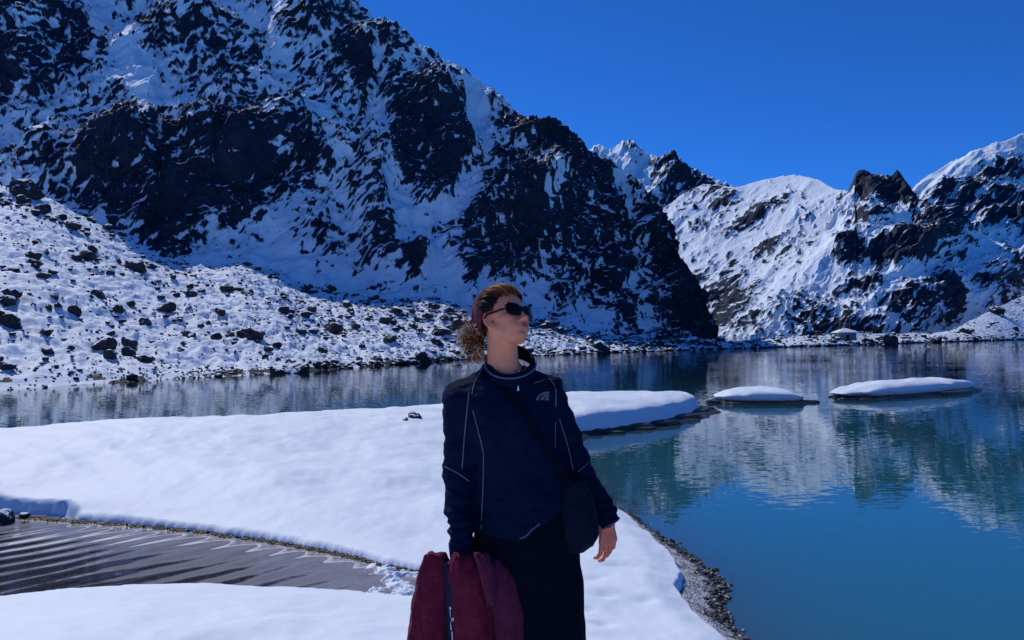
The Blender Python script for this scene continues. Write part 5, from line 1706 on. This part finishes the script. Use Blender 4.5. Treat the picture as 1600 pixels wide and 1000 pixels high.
# ------------------------------------------------------------------ maroon jacket held in her right hand
jk = empty('jacket', (0, 0, 0))
tag(jk, 'maroon rain jacket hanging in folds from the right hand of the person', 'jacket')
def drape(name, rows_, mat, seed, folds=5, amp=.10, parent=jk, nu=84, nv=54, fine=1.0):
    """Hanging cloth tube: rows of (z, cx, cy, half width, half depth), pleated and creased."""
    t = np.array(rows_, float); t = t[np.argsort(t[:, 0])]
    zs = np.linspace(t[-1, 0], t[0, 0], nv)
    def col(i):
        c = np.interp(zs, t[:, 0], t[:, i])
        k = np.ones(5) / 5
        return np.convolve(np.pad(c, 2, 'edge'), k, 'valid')
    cx, cy, a_, b_ = (col(i)[:, None] for i in (1, 2, 3, 4))
    u = np.linspace(0, 2 * np.pi, nu, endpoint=False)[None]
    down = np.linspace(0, 1, nv)[:, None]
    nA_ = Noise2(seed); nB_ = Noise2(seed + 1); nC_ = Noise2(seed + 2)
    ph = 1.2 * nA_(down * 1.7 + u * 0, u * 0 + 2.0)
    pl = np.cos(folds * u + ph * 2 + seed) * (0.35 + .65 * down ** .6)
    pl = np.sign(pl) * np.abs(pl) ** .8
    cr = nB_(np.cos(u) * 2.2 + down * 3.2, np.sin(u) * 2.2 + down * 5.5) * .55 + fine * .30 * (1 - 2 * np.abs(nC_(np.cos(u) * 3.5 - down * 6, np.sin(u) * 3.5 + down * 7.5)))
    cr2 = 1 - 2 * np.abs(Noise2(seed + 7)(np.cos(u) * 2.6 + down * 9 + 3, np.sin(u) * 2.6 - down * 4))
    r = 1 + amp * pl + amp * 1.3 * cr + amp * .55 * cr2
    X = cx + a_ * r * np.sign(np.cos(u)) * np.abs(np.cos(u)) ** .85; Y = cy + b_ * r * np.sign(np.sin(u)) * np.abs(np.sin(u)) ** .85
    Z = np.broadcast_to(zs[:, None], X.shape) + .012 * nB_(np.cos(u) * 1.6 + 5, np.sin(u) * 1.6 + down)
    V = np.stack([X, Y, Z], -1)
    top = V[0].mean(0, keepdims=True) + [[0, 0, .004]]; bot = V[-1].mean(0, keepdims=True)
    VV = np.concatenate([V.reshape(-1, 3), top, bot])
    f = [(i * nu + j, (i + 1) * nu + j, (i + 1) * nu + (j + 1) % nu, i * nu + (j + 1) % nu) for i in range(nv - 1) for j in range(nu)]
    tr = [(nu * nv, j, (j + 1) % nu) for j in range(nu)] + [(nu * nv + 1, (nv - 1) * nu + (j + 1) % nu, (nv - 1) * nu + j) for j in range(nu)]
    o = build_mixed(name, VV, f, tr, mat, parent)
    return o, V
def J(px, py, dy):
    p = W2(px, py, dy); return p
def rows_px(tab, dy):
    """(py, left px, right px, half depth) measured at depth dy from the person."""
    out = []
    for py, l, r, d in tab:
        a_ = W2(l, py, dy); b_ = W2(r, py, dy)
        out.append((a_[2], (a_[0] + b_[0]) / 2, PY0 + dy, (b_[0] - a_[0]) / 2 * .90, d))
    return out
# left lobe, hanging outside the wrist
drape('jacket_body', rows_px([(866, 663, 694, .018), (874, 659, 703, .030), (900, 650, 706, .045), (940, 643, 704, .055), (1000, 637, 706, .06), (1070, 640, 712, .06), (1120, 650, 716, .055)], -.085), M_maroon, 11, 4, .10)
# middle lobe over the fist
drape('jacket_front', rows_px([(866, 712, 738, .02), (873, 701, 760, .038), (890, 697, 772, .058), (930, 703, 774, .062), (1000, 709, 776, .066), (1070, 706, 782, .066), (1140, 708, 784, .06)], -.105), M_maroon, 23, 4, .11)
# sleeve folded over, on the right
drape('sleeve', rows_px([(874, 752, 776, .022), (882, 752, 792, .036), (905, 756, 806, .044), (945, 764, 819, .048), (1000, 772, 823, .05), (1060, 780, 818, .046), (1090, 786, 812, .03)], -.115), M_plum, 37, 3, .08)
drape('collar_flap', rows_px([(866, 738, 764, .014), (876, 742, 768, .024), (896, 748, 774, .026), (925, 754, 776, .022), (945, 760, 774, .012)], -.165), M_plum, 41, 2, .10, nv=30)
lo, LV = drape('lining', rows_px([(880, 690, 716, .02), (920, 692, 722, .03), (1000, 696, 724, .034), (1120, 698, 726, .034)], -.105), M_lining, 53, 2, .05)
# white print running down the lining
bvh_l = BVHTree.FromPolygons([tuple(v) for v in LV.reshape(-1, 3)], [tuple(q) for q in (lambda nr, nc: [(i * nc + j, (i + 1) * nc + j, (i + 1) * nc + j + 1, i * nc + j + 1) for i in range(nr - 1) for j in range(nc - 1)])(LV.shape[0], LV.shape[1])])
marks = [[(702, 948), (705, 946.5), (705.5, 951), (703, 953)], [(702.5, 954), (704.5, 953), (705.5, 965), (703.5, 966)], [(706, 966), (709, 963), (710, 968), (707, 970.5)], [(704, 970), (705.3, 969.5), (706.5, 983), (705, 984)], [(706, 986), (707.6, 985), (708.6, 1008), (707, 1009)]]
v, f = patch_on(bvh_l, marks, .006)
link('lining_print', mesh_np('lining_print', v, f, smooth=False), M_white, lo)
